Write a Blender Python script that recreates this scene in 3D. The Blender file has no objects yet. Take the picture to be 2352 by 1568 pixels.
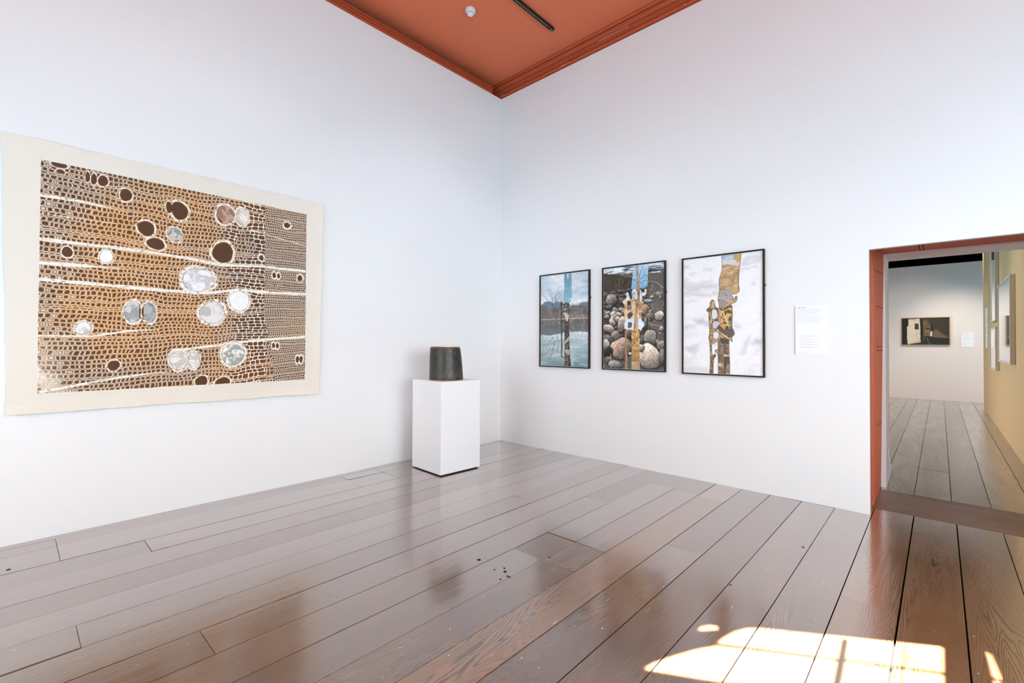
import bpy, bmesh, math, random
import numpy as np
from mathutils import Vector, Matrix

sc = bpy.context.scene
col = sc.collection
rnd = random.Random(7)

# ------------------------------------------------------------------ colours
def lin1(c):
    c = c / 255.0
    return c / 12.92 if c <= 0.04045 else ((c + 0.055) / 1.055) ** 2.4

def S(r, g, b):
    return (lin1(r), lin1(g), lin1(b), 1.0)

def lin_arr(a):
    a = np.clip(a, 0, 1)
    return np.where(a <= 0.04045, a / 12.92, ((a + 0.055) / 1.055) ** 2.4)

# ------------------------------------------------------------------ materials
def new_mat(name):
    m = bpy.data.materials.new(name)
    m.use_nodes = True
    nt = m.node_tree
    b = nt.nodes.get('Principled BSDF')
    return m, nt, b

def N(nt, t, **kw):
    n = nt.nodes.new(t)
    for k, v in kw.items():
        if k.startswith('i_'):
            n.inputs[k[2:].replace('_', ' ')].default_value = v
        else:
            setattr(n, k, v)
    return n

def mat(name, rgb, rough=0.5, metal=0.0, bump=0.0, bscale=60.0, var=0.0, vscale=3.0, coat=0.0, spec=0.5):
    """flat paint with a procedural mottling and a fine bump"""
    m, nt, b = new_mat(name)
    b.inputs['Roughness'].default_value = rough
    b.inputs['Metallic'].default_value = metal
    b.inputs['Specular IOR Level'].default_value = spec
    b.inputs['Coat Weight'].default_value = coat
    tc = N(nt, 'ShaderNodeTexCoord')
    nz = N(nt, 'ShaderNodeTexNoise'); nz.inputs['Scale'].default_value = vscale
    nz.inputs['Detail'].default_value = 5
    nt.links.new(tc.outputs['Object'], nz.inputs['Vector'])
    mx = N(nt, 'ShaderNodeMix', data_type='RGBA')
    c = rgb
    mx.inputs['A'].default_value = (c[0] * (1 - var), c[1] * (1 - var), c[2] * (1 - var), 1)
    mx.inputs['B'].default_value = (min(1, c[0] * (1 + var)), min(1, c[1] * (1 + var)), min(1, c[2] * (1 + var)), 1)
    nt.links.new(nz.outputs['Fac'], mx.inputs['Factor'])
    nt.links.new(mx.outputs['Result'], b.inputs['Base Color'])
    if bump > 0:
        n2 = N(nt, 'ShaderNodeTexNoise'); n2.inputs['Scale'].default_value = bscale
        n2.inputs['Detail'].default_value = 4
        nt.links.new(tc.outputs['Object'], n2.inputs['Vector'])
        bp = N(nt, 'ShaderNodeBump'); bp.inputs['Strength'].default_value = bump
        bp.inputs['Distance'].default_value = 0.01
        nt.links.new(n2.outputs['Fac'], bp.inputs['Height'])
        nt.links.new(bp.outputs['Normal'], b.inputs['Normal'])
    return m

def attr_mat(name, rough=0.5, spec=0.4, coat=0.0, weave=0.0):
    """colours of a print, read from the mesh's own colour attribute"""
    m, nt, b = new_mat(name)
    a = N(nt, 'ShaderNodeAttribute', attribute_name='print')
    nt.links.new(a.outputs['Color'], b.inputs['Base Color'])
    b.inputs['Roughness'].default_value = rough
    b.inputs['Specular IOR Level'].default_value = spec
    b.inputs['Coat Weight'].default_value = coat
    b.inputs['Coat Roughness'].default_value = 0.04
    if weave > 0:
        tc = N(nt, 'ShaderNodeTexCoord')
        n2 = N(nt, 'ShaderNodeTexNoise'); n2.inputs['Scale'].default_value = 350
        nt.links.new(tc.outputs['Object'], n2.inputs['Vector'])
        bp = N(nt, 'ShaderNodeBump'); bp.inputs['Strength'].default_value = weave
        bp.inputs['Distance'].default_value = 0.002
        nt.links.new(n2.outputs['Fac'], bp.inputs['Height'])
        nt.links.new(bp.outputs['Normal'], b.inputs['Normal'])
    return m

WHITE = mat('white_wall_paint', S(236, 236, 237), rough=0.75, bump=0.05, bscale=90, var=0.006, spec=0.3)
WHITE2 = mat('white_plinth_paint', S(238, 238, 240), rough=0.55, bump=0.02, var=0.004, spec=0.3)
GREYWHITE = mat('far_room_white_paint', S(232, 220, 214), rough=0.8, bump=0.04, var=0.01, spec=0.3)
TERRA = mat('terracotta_ceiling_paint', S(220, 119, 84), rough=0.75, bump=0.12, bscale=140, var=0.03, spec=0.25)
TERRA2 = mat('terracotta_trim_paint', S(182, 82, 50), rough=0.5, bump=0.08, bscale=40, var=0.06, spec=0.3)
TERRA4 = mat('terracotta_trim_lit', S(194, 94, 66), rough=0.5, bump=0.08, bscale=40, var=0.06, spec=0.4)  # trim terracotta made lighter for the light falling on the door lining
TERRA3 = mat('chipped_paint', S(226, 206, 196), rough=0.7, var=0.05)
GROOVE = mat('dark_groove', S(58, 22, 14), rough=0.9)
DARKGAP = mat('dark_gap', S(24, 18, 16), rough=0.95)
BLACKC = mat('black_ceiling_and_void', S(8, 8, 8), rough=0.95, spec=0.1)
TAN = mat('tan_wall_paint', S(206, 168, 124), rough=0.8, bump=0.05, var=0.015, spec=0.25)
FRAMEWOOD = mat('dark_stained_frame_wood', S(50, 32, 23), rough=0.55, spec=0.2, bump=0.15, bscale=200, var=0.25, vscale=30)
PALEFRAME = mat('pale_cream_frame', S(206, 190, 168), rough=0.5, var=0.02)
GOLDFRAME = mat('thin_gold_frame', S(150, 108, 48), rough=0.4, metal=0.3, var=0.1)
BLACK = mat('black_metal', S(16, 17, 17), rough=0.45, var=0.1)
DARKGREY = mat('dark_grey_plastic', S(70, 74, 76), rough=0.4, var=0.05)
STEEL = mat('copper_conductor', S(170, 160, 150), rough=0.3, metal=0.8)
PLASTIC = mat('white_plastic', S(232, 230, 236), rough=0.4, var=0.01)
SLOT = mat('grey_vent_slot', S(60, 64, 70), rough=0.7)
PAPER = mat('white_label_card', S(240, 240, 242), rough=0.6, var=0.003)
CARDEDGE = mat('pinkish_card_edge', S(226, 206, 206), rough=0.7)
INKRED = mat('red_ink', S(214, 84, 112), rough=0.7)
INKGREY = mat('pale_grey_ink', S(210, 211, 218), rough=0.7)
INKGREY2 = mat('grey_ink', S(190, 192, 202), rough=0.7)
THREAD = mat('cream_thread', S(224, 214, 200), rough=0.9)

# ------------------------------------------------------------------ object helpers
def tag(o, label=None, cat=None, group=None, kind=None):
    if label: o['label'] = label
    if cat: o['category'] = cat
    if group: o['group'] = group
    if kind: o['kind'] = kind
    return o

def empty(name, loc, rz=0.0):
    o = bpy.data.objects.new(name, None)
    o.empty_display_size = 0.1
    col.objects.link(o); o.location = loc; o.rotation_euler = (0, 0, rz)
    return o

def link(name, me, m=None, parent=None, smooth=False):
    if m is not None:
        for mm in (m if isinstance(m, (list, tuple)) else [m]):
            me.materials.append(mm)
    o = bpy.data.objects.new(name, me)
    col.objects.link(o)
    if parent is not None: o.parent = parent
    if smooth:
        for p in me.polygons: p.use_smooth = True
    return o

class MB:
    """collects shapes and links them as ONE mesh object"""
    def __init__(s): s.bm = bmesh.new()
    def box(s, x0, x1, y0, y1, z0, z1, mi=0):
        v = [s.bm.verts.new(p) for p in ((x0,y0,z0),(x1,y0,z0),(x1,y1,z0),(x0,y1,z0),(x0,y0,z1),(x1,y0,z1),(x1,y1,z1),(x0,y1,z1))]
        for f in ((0,3,2,1),(4,5,6,7),(0,1,5,4),(1,2,6,5),(2,3,7,6),(3,0,4,7)):
            fc = s.bm.faces.new([v[i] for i in f]); fc.material_index = mi
        return s
    def prism(s, pts, axis_vec, mi=0):
        """extrude a closed 3-D polygon along a vector"""
        a = [s.bm.verts.new(p) for p in pts]
        b = [s.bm.verts.new(Vector(p) + Vector(axis_vec)) for p in pts]
        n = len(pts)
        for f in (a[::-1], b):
            fc = s.bm.faces.new(f); fc.material_index = mi
        for i in range(n):
            fc = s.bm.faces.new((a[i], a[(i+1)%n], b[(i+1)%n], b[i])); fc.material_index = mi
        return s
    def lathe(s, prof, n=48, cx=0, cy=0, cz=0, mi=0, closed=False):
        rings = []
        for r, z in prof:
            if r < 1e-6:
                rings.append([s.bm.verts.new((cx, cy, cz + z))])
            else:
                rings.append([s.bm.verts.new((cx + r*math.cos(2*math.pi*k/n), cy + r*math.sin(2*math.pi*k/n), cz + z)) for k in range(n)])
        for a, b in zip(rings, rings[1:]):
            for k in range(n):
                k2 = (k+1) % n
                if len(a) == 1 and len(b) == 1: continue
                if len(a) == 1: f = s.bm.faces.new((a[0], b[k2], b[k]))
                elif len(b) == 1: f = s.bm.faces.new((a[k], a[k2], b[0]))
                else: f = s.bm.faces.new((a[k], a[k2], b[k2], b[k]))
                f.material_index = mi
        return s
    def tube(s, pts, r, n=8, mi=0):
        pts = [Vector(p) for p in pts]; rings = []
        for i, p in enumerate(pts):
            t = (pts[min(i+1, len(pts)-1)] - pts[max(i-1, 0)]).normalized()
            u = t.orthogonal().normalized(); w = t.cross(u)
            rings.append([s.bm.verts.new(p + (u*math.cos(2*math.pi*k/n) + w*math.sin(2*math.pi*k/n))*r) for k in range(n)])
        for a, b in zip(rings, rings[1:]):
            for k in range(n):
                s.bm.faces.new((a[k], a[(k+1)%n], b[(k+1)%n], b[k])).material_index = mi
        s.bm.faces.new(rings[0][::-1]); s.bm.faces.new(rings[-1])
        return s
    def build(s, name, m, parent=None, bevel=0.0, smooth=False, seg=2):
        if bevel > 0:
            bmesh.ops.bevel(s.bm, geom=s.bm.edges[:], offset=bevel, segments=seg, profile=0.6, affect='EDGES')
        bmesh.ops.recalc_face_normals(s.bm, faces=s.bm.faces[:])
        me = bpy.data.meshes.new(name); s.bm.to_mesh(me); s.bm.free()
        return link(name, me, m, parent, smooth)

def struct(o): return tag(o, kind='structure')

# ------------------------------------------------------------------ painting kit (art prints)
def hom(src):
    """homography: four corners (tl, tr, br, bl) measured on the print -> unit square"""
    dst = [(0,0),(1,0),(1,1),(0,1)]
    A, B = [], []
    for (x, y), (u, v) in zip(src, dst):
        A.append([x,y,1,0,0,0,-u*x,-u*y]); B.append(u)
        A.append([0,0,0,x,y,1,-v*x,-v*y]); B.append(v)
    h = np.linalg.solve(np.array(A, float), np.array(B, float))
    return np.append(h, 1).reshape(3, 3)

def happ(H, pts):
    p = np.atleast_2d(np.array(pts, float))
    q = np.c_[p, np.ones(len(p))] @ H.T
    return q[:, :2] / q[:, 2:]

def vnoise(x, y, seed=0):
    r = np.random.RandomState(seed).rand(256, 256)
    xi = np.floor(x).astype(int); yi = np.floor(y).astype(int)
    fx = x - xi; fy = y - yi
    fx = fx*fx*(3-2*fx); fy = fy*fy*(3-2*fy)
    a = r[yi % 256, xi % 256]; b = r[yi % 256, (xi+1) % 256]
    c = r[(yi+1) % 256, xi % 256]; d = r[(yi+1) % 256, (xi+1) % 256]
    return (a*(1-fx)+b*fx)*(1-fy) + (c*(1-fx)+d*fx)*fy

def fbm(x, y, seed=0, oct=4):
    s = np.zeros_like(x, dtype=float); a = 0.5; t = 0
    for o in range(oct):
        s += a*vnoise(x*2**o + 17.3*o, y*2**o + 9.1*o, seed+o); t += a; a *= 0.5
    return s/t

class Paint:
    def __init__(s, W, H, corners, aspect=1.0):
        s.W, s.H = W, H
        s.Hm = hom(corners)
        u = (np.arange(W)+0.5)/W; v = (np.arange(H)+0.5)/H
        s.U, s.V = np.meshgrid(u, v)
        s.asp = aspect                      # width / height of the print
        s.X = s.U*aspect; s.Y = s.V
        s.c = np.zeros((H, W, 3))
    def uv(s, pts):
        q = happ(s.Hm, pts); q = q.copy(); q[:, 0] *= s.asp
        return q
    @staticmethod
    def sm(pts, it=2, closed=True):
        p = [np.array(q, float) for q in pts]
        for _ in range(it):
            o = [] if closed else [p[0]]
            n = len(p)
            for i in range(n if closed else n-1):
                a, b = p[i], p[(i+1) % n]; o += [a*.8+b*.2, a*.2+b*.8]
            if not closed: o.append(p[-1])
            p = o
        return [tuple(q) for q in p]
    def blend(s, mask, rgb):
        rgb = np.array(rgb, float)
        if rgb.ndim == 1: rgb = rgb/255.0
        s.c = s.c*(1-mask[..., None]) + rgb*mask[..., None]
    def polymask(s, pts, soft=0.0, jit=0.0, seed=1):
        q = s.uv(pts); full = np.zeros(s.X.shape)
        sl = s.win(q[:, 0].min(), q[:, 0].max(), q[:, 1].min(), q[:, 1].max(), soft+jit+0.004)
        if sl is None: return full
        X0, Y0 = s.X[sl], s.Y[sl]; X, Y = X0, Y0
        if jit > 0:
            X = X0 + jit*(fbm(X0*30, Y0*30, seed)-0.5)*2
            Y = Y0 + jit*(fbm(X0*30+50, Y0*30+50, seed+5)-0.5)*2
        ins = np.zeros(X.shape, bool); n = len(q)
        d = np.full(X.shape, 9.0) if soft > 0 else None
        for i in range(n):
            x0, y0 = q[i]; x1, y1 = q[(i+1) % n]
            if abs(y1-y0) > 1e-12:
                ins ^= ((y0 > Y) != (y1 > Y)) & (X < (x1-x0)*(Y-y0)/(y1-y0) + x0)
            if soft > 0:
                L2 = (x1-x0)**2+(y1-y0)**2+1e-12
                t = np.clip(((X-x0)*(x1-x0)+(Y-y0)*(y1-y0))/L2, 0, 1)
                d = np.minimum(d, np.hypot(X-x0-t*(x1-x0), Y-y0-t*(y1-y0)))
        if soft > 0:
            sd = np.where(ins, d, -d)
            full[sl] = np.clip(0.5+sd/(2*soft), 0, 1)
        else:
            full[sl] = ins
        return full
    def poly(s, pts, rgb, soft=0.002, jit=0.0, a=1.0, seed=1):
        s.blend(s.polymask(pts, soft, jit, seed)*a, rgb)
    def line(s, pts, rgb, w=0.004, a=1.0, w2=None, jit=0.0, seed=3):
        if len(pts) > 2: pts = s.sm(pts, 2, False)
        q = s.uv(pts); n = len(q)-1
        sl = s.win(q[:, 0].min(), q[:, 0].max(), q[:, 1].min(), q[:, 1].max(), max(w, w2 or 0)+jit+0.006)
        if sl is None: return
        X, Y = s.X[sl], s.Y[sl]; m = np.zeros(X.shape); X0, Y0 = X, Y
        if jit > 0:
            X = X0 + jit*(fbm(X0*40, Y0*40, seed)-0.5)*2; Y = Y0 + jit*(fbm(X0*40+9, Y0*40+5, seed+3)-0.5)*2
        for i in range(n):
            x0, y0 = q[i]; x1, y1 = q[i+1]
            L2 = (x1-x0)**2+(y1-y0)**2+1e-12
            t = np.clip(((X-x0)*(x1-x0)+(Y-y0)*(y1-y0))/L2, 0, 1)
            d = np.hypot(X-x0-t*(x1-x0), Y-y0-t*(y1-y0))
            ww = w if w2 is None else w+(w2-w)*(i+t)/n
            m = np.maximum(m, np.clip(1.0-(d-ww*0.30)/(0.0016), 0, 1))
        m = (m*a)[..., None]
        s.c[sl] = s.c[sl]*(1-m)+np.array(rgb, float)/255*m
    def win(s, x0, x1, y0, y1, pad):
        i0 = int(max(0, (x0-pad)/s.asp*s.W)); i1 = int(min(s.W, (x1+pad)/s.asp*s.W+2))
        j0 = int(max(0, (y0-pad)*s.H)); j1 = int(min(s.H, (y1+pad)*s.H+2))
        return (slice(j0, j1), slice(i0, i1)) if i1 > i0 and j1 > j0 else None
    def ell(s, cx, cy, rx, ry, rgb, rot=0.0, soft=0.15, jit=0.15, a=1.0, seed=2, shade=0.0, mottle=0.0):
        """stone-like blob; shade lightens its upper left as the photograph shows it"""
        H = s.Hm
        q0 = s.uv([(cx, cy)])[0]; qx = s.uv([(cx+rx, cy)])[0]; qy = s.uv([(cx, cy+ry)])[0]
        ax = np.hypot(*(qx-q0)); ay = np.hypot(*(qy-q0))
        R = max(ax, ay)*1.5
        sl = s.win(q0[0]-R, q0[0]+R, q0[1]-R, q0[1]+R, 0.005)
        if sl is None: return
        SX, SY = s.X[sl], s.Y[sl]
        dx = SX-q0[0]; dy = SY-q0[1]
        c, sn = math.cos(rot), math.sin(rot)
        ex = (dx*c+dy*sn)/ax; ey = (-dx*sn+dy*c)/ay
        th = np.arctan2(ey, ex)
        rr = np.hypot(ex, ey)
        lob = 1 + jit*(np.sin(th*2+seed)*0.35+np.sin(th*3+seed*2.3)*0.3+np.sin(th*5+seed*1.7)*0.15)
        rr = rr/lob
        m = np.clip((1-rr)/soft+0.5, 0, 1)
        if not m.any(): return
        base = np.array(rgb, float)/255.0
        lt = np.ones_like(rr)
        if shade > 0: lt = lt + shade*(-ex*0.35-ey*0.65) 
        if mottle > 0: lt = lt*(1+mottle*(fbm(SX*60, SY*60, seed+11)-0.5)*2)
        m = (m*a)[..., None]
        s.c[sl] = s.c[sl]*(1-m)+np.clip(base[None, None]*lt[..., None], 0, 1)*m

def grid_mesh(name, P, C):
    """P: (H,W,3) positions, C: (H,W,3) display colours 0..1 -> mesh with colour attribute 'print'"""
    H, W = P.shape[:2]
    me = bpy.data.meshes.new(name)
    me.vertices.add(H*W)
    me.vertices.foreach_set('co', P.reshape(-1).astype(np.float32))
    idx = np.arange(H*W).reshape(H, W)
    q = np.stack([idx[:-1, :-1], idx[1:, :-1], idx[1:, 1:], idx[:-1, 1:]], -1).reshape(-1, 4)
    nf = len(q)
    me.loops.add(nf*4); me.polygons.add(nf)
    me.loops.foreach_set('vertex_index', q.reshape(-1).astype(np.int32))
    me.polygons.foreach_set('loop_start', (np.arange(nf)*4).astype(np.int32))
    me.polygons.foreach_set('use_smooth', np.ones(nf, bool))
    me.update(calc_edges=True)
    at = me.attributes.new('print', 'FLOAT_COLOR', 'POINT')
    rgba = np.ones((H*W, 4), np.float32); rgba[:, :3] = lin_arr(C.reshape(-1, 3))
    at.data.foreach_set('color', rgba.reshape(-1))
    me.validate()
    return me

def print_mesh(name, canvas, tl, uvec, vvec, m, parent=None):
    H, W = canvas.shape[:2]
    u = np.linspace(0, 1, W); v = np.linspace(0, 1, H)
    U, V = np.meshgrid(u, v)
    P = np.array(tl)[None, None] + U[..., None]*np.array(uvec) + V[..., None]*np.array(vvec)
    return link(name, grid_mesh(name, P, canvas), m, parent)

# ------------------------------------------------------------------ camera (solved from the vanishing points)
CF, YAW, PIT, ROL, CX, CY = 1063.588, -0.745768, 0.0129177, 0.0044444, 4.5314, -4.6617
def make_camera():
    sy, cy = math.sin(YAW), math.cos(YAW)
    F = Vector((sy*math.cos(PIT), cy*math.cos(PIT), math.sin(PIT)))
    Rt = Vector((cy, -sy, 0)); U = Rt.cross(F)
    c, s = math.cos(ROL), math.sin(ROL)
    R2 = Rt*c + U*s; U2 = -Rt*s + U*c
    cd = bpy.data.cameras.new('camera'); o = bpy.data.objects.new('camera', cd); col.objects.link(o)
    o.matrix_world = Matrix(((R2.x, U2.x, -F.x, CX), (R2.y, U2.y, -F.y, CY), (R2.z, U2.z, -F.z, 1.35), (0, 0, 0, 1)))
    cd.sensor_width = 36.0; cd.lens = CF*36/2352; cd.shift_y = -8.883/2352
    cd.clip_start = 0.05
    sc.camera = o
make_camera()

HW, ZC = 4.80, 5.0            # height of the white lining walls, height of the ceiling

# ------------------------------------------------------------------ floor: wide old boards, each its own block in one mesh
def wood_mat(across=False):
    m, nt, b = new_mat('worn_threshold_boards' if across else 'old_stained_floorboards')
    L = nt.links.new
    tc = N(nt, 'ShaderNodeTexCoord'); pid = N(nt, 'ShaderNodeAttribute', attribute_name='board')
    sep = N(nt, 'ShaderNodeSeparateColor'); L(pid.outputs['Color'], sep.inputs['Color'])
    offs = N(nt, 'ShaderNodeVectorMath', operation='SCALE'); offs.inputs['Scale'].default_value = 60
    L(pid.outputs['Color'], offs.inputs[0])
    def coord(sx, sy):
        if across: sx, sy = sy, sx
        mul = N(nt, 'ShaderNodeVectorMath', operation='MULTIPLY'); mul.inputs[1].default_value = (sx, sy, 1)
        L(tc.outputs['Object'], mul.inputs[0])
        add = N(nt, 'ShaderNodeVectorMath', operation='ADD'); L(mul.outputs[0], add.inputs[0]); L(offs.outputs[0], add.inputs[1])
        return add.outputs[0]
    def noise(v, scale=1.0, detail=2.0, rough=0.5, dist=0.0):
        n = N(nt, 'ShaderNodeTexNoise'); L(v, n.inputs['Vector']); n.inputs['Scale'].default_value = scale
        n.inputs['Detail'].default_value = detail; n.inputs['Roughness'].default_value = rough; n.inputs['Distortion'].default_value = dist
        return n.outputs['Fac']
    def math_(op, a, bb=None, c=None):
        n = N(nt, 'ShaderNodeMath', operation=op)
        for i, v in enumerate((a, bb, c)):
            if v is None: continue
            if isinstance(v, (int, float)): n.inputs[i].default_value = v
            else: L(v, n.inputs[i])
        return n.outputs[0]
    def ramp(f, a, bb):
        n = N(nt, 'ShaderNodeMapRange', interpolation_type='SMOOTHSTEP'); L(f, n.inputs['Value'])
        n.inputs['From Min'].default_value = a; n.inputs['From Max'].default_value = bb
        return n.outputs['Result']
    def mix(f, a, bb):
        n = N(nt, 'ShaderNodeMix', data_type='RGBA')
        if isinstance(f, (int, float)): n.inputs['Factor'].default_value = f
        else: L(f, n.inputs['Factor'])
        for k, v in (('A', a), ('B', bb)):
            if isinstance(v, tuple): n.inputs[k].default_value = v
            else: L(v, n.inputs[k])
        return n.outputs['Result']
    # cathedral figure: contour lines of a long stretched noise field
    field = noise(coord(6.5, 0.55), 1.0, 2.0, 0.45, 0.2)
    fine_w = noise(coord(26, 3.5), 1.0, 2, 0.5)
    f2 = math_('ADD', math_('MULTIPLY', field, 40.0), math_('MULTIPLY', fine_w, 1.0))
    fr = math_('FRACT', f2)
    late = math_('MULTIPLY', ramp(fr, 0.40, 0.78), math_('SUBTRACT', 1.0, ramp(fr, 0.84, 1.0)))
    strength = ramp(sep.outputs['Blue'], 0.15, 0.9)
    local = ramp(noise(coord(4.5, 0.8), 1.0, 1.5), 0.40, 0.66)
    figure = math_('MULTIPLY', late, math_('ADD', math_('MULTIPLY', math_('MULTIPLY', strength, local), 0.75), 0.10))
    fibre = noise(coord(150, 2.2), 1.0, 3, 0.6)
    blotch = noise(coord(3.2, 1.1), 1.0, 4, 0.6)
    tone = mix(ramp(blotch, 0.25, 0.8), FLOOR_A, FLOOR_B)
    tone = mix(math_('MULTIPLY', ramp(sep.outputs['Green'], 0.55, 1.0), 0.6), tone, FLOOR_C)
    tone = mix(math_('MULTIPLY', fibre, 0.9 if across else 0.35), tone, FLOOR_D)
    if across: tone = mix(math_('MULTIPLY', ramp(noise(coord(60, 1.4), 1.0, 2), .5, .62), 0.55), tone, FLOOR_E)
    tone = mix(figure, tone, FLOOR_D)
    # worn orange sapwood between the dark lines
    warm = math_('MULTIPLY', math_('MULTIPLY', math_('SUBTRACT', 1.0, late), local), math_('MULTIPLY', strength, 0.55))
    tone = mix(warm, tone, FLOOR_E)
    # paint specks, scratches
    vor = N(nt, 'ShaderNodeTexVoronoi'); vor.inputs['Scale'].default_value = 1.0
    L(coord(21, 15), vor.inputs['Vector'])
    sc1 = N(nt, 'ShaderNodeSeparateColor'); L(vor.outputs['Color'], sc1.inputs['Color'])
    spk = math_('MULTIPLY', math_('LESS_THAN', vor.outputs['Distance'], math_('MULTIPLY', sc1.outputs['Red'], 0.068)), math_('GREATER_THAN', sc1.outputs['Green'], 0.50))
    tone = mix(math_('MULTIPLY', spk, 0.9), tone, S(226, 226, 228))
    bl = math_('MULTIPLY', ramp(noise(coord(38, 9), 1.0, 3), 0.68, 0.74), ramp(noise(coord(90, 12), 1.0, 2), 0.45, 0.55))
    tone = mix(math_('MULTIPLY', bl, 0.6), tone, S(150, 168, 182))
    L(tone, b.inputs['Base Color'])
    b.inputs['Specular IOR Level'].default_value = 0.5
    rg = math_('ADD', math_('MULTIPLY', noise(coord(9, 1.6), 1.0, 4), 0.16), math_('MULTIPLY', fibre, 0.06))
    rgh = math_('ADD', rg, math_('ADD', math_('MULTIPLY', math_('SUBTRACT', 1.0, pid.outputs['Alpha']), 0.35), FLOOR_ROUGH))
    L(rgh, b.inputs['Roughness'])
    b.inputs['IOR'].default_value = 1.4
    # varnish undulates over the grain
    h = math_('ADD', math_('MULTIPLY', noise(coord(11, 3.0), 1.0, 3), 0.55), math_('MULTIPLY', late, -0.05))
    h = math_('ADD', h, math_('MULTIPLY', fibre, 0.35 if across else 0.03))
    bp = N(nt, 'ShaderNodeBump'); bp.inputs['Strength'].default_value = 0.8 if across else 0.26; bp.inputs['Distance'].default_value = 0.004
    L(h, bp.inputs['Height'])
    L(bp.outputs['Normal'], b.inputs['Normal'])
    # many coats of wax over varnish: a gloss that rises steeply towards grazing angles
    lw = N(nt, 'ShaderNodeLayerWeight'); lw.inputs['Blend'].default_value = 0.5; L(bp.outputs['Normal'], lw.inputs['Normal'])
    fz = math_('MULTIPLY', math_('POWER', lw.outputs['Facing'], 2.5), FLOOR_GLOSS)
    fz = math_('MINIMUM', math_('MULTIPLY', math_('ADD', fz, 0.025), pid.outputs['Alpha']), 0.92)
    gl = N(nt, 'ShaderNodeBsdfGlossy'); gl.inputs['Color'].default_value = (.97, .97, .97, 1)
    L(rgh, gl.inputs['Roughness']); L(bp.outputs['Normal'], gl.inputs['Normal'])
    ms = N(nt, 'ShaderNodeMixShader'); L(fz, ms.inputs[0]); L(b.outputs[0], ms.inputs[1]); L(gl.outputs[0], ms.inputs[2])
    L(ms.outputs[0], nt.nodes['Material Output'].inputs['Surface'])
    return m

FLOOR_A, FLOOR_B, FLOOR_C, FLOOR_D, FLOOR_E = S(100, 71, 51), S(130, 95, 68), S(162, 118, 80), S(60, 44, 36), S(150, 108, 72)
FLOOR_ROUGH, FLOOR_GLOSS = 0.04, 1.2

EDGES = [-0.03, 0.081, 0.240, 0.545, 0.789, 1.035, 1.272, 1.505, 1.740, 1.977, 2.220, 2.461, 2.700, 2.934, 3.169, 3.405,
         3.648, 3.886, 4.128, 4.374, 4.618, 4.860, 5.100, 5.340, 5.580, 5.82, 6.06, 6.30, 6.54, 6.78, 7.02, 7.3]
CUTS = {1: [-4.437, -2.385, -2.005], 2: [-4.437, -2.385, -2.005], 3: [-4.027], 7: [-4.434], 9: [-4.044], 8: [-1.616],
        10: [-1.193], 11: [-2.387, -2.030, -0.416], 12: [-2.387, -2.030, -0.416], 13: [-0.50], 14: [-1.633], 16: [-1.18], 18: [-1.61]}

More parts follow.
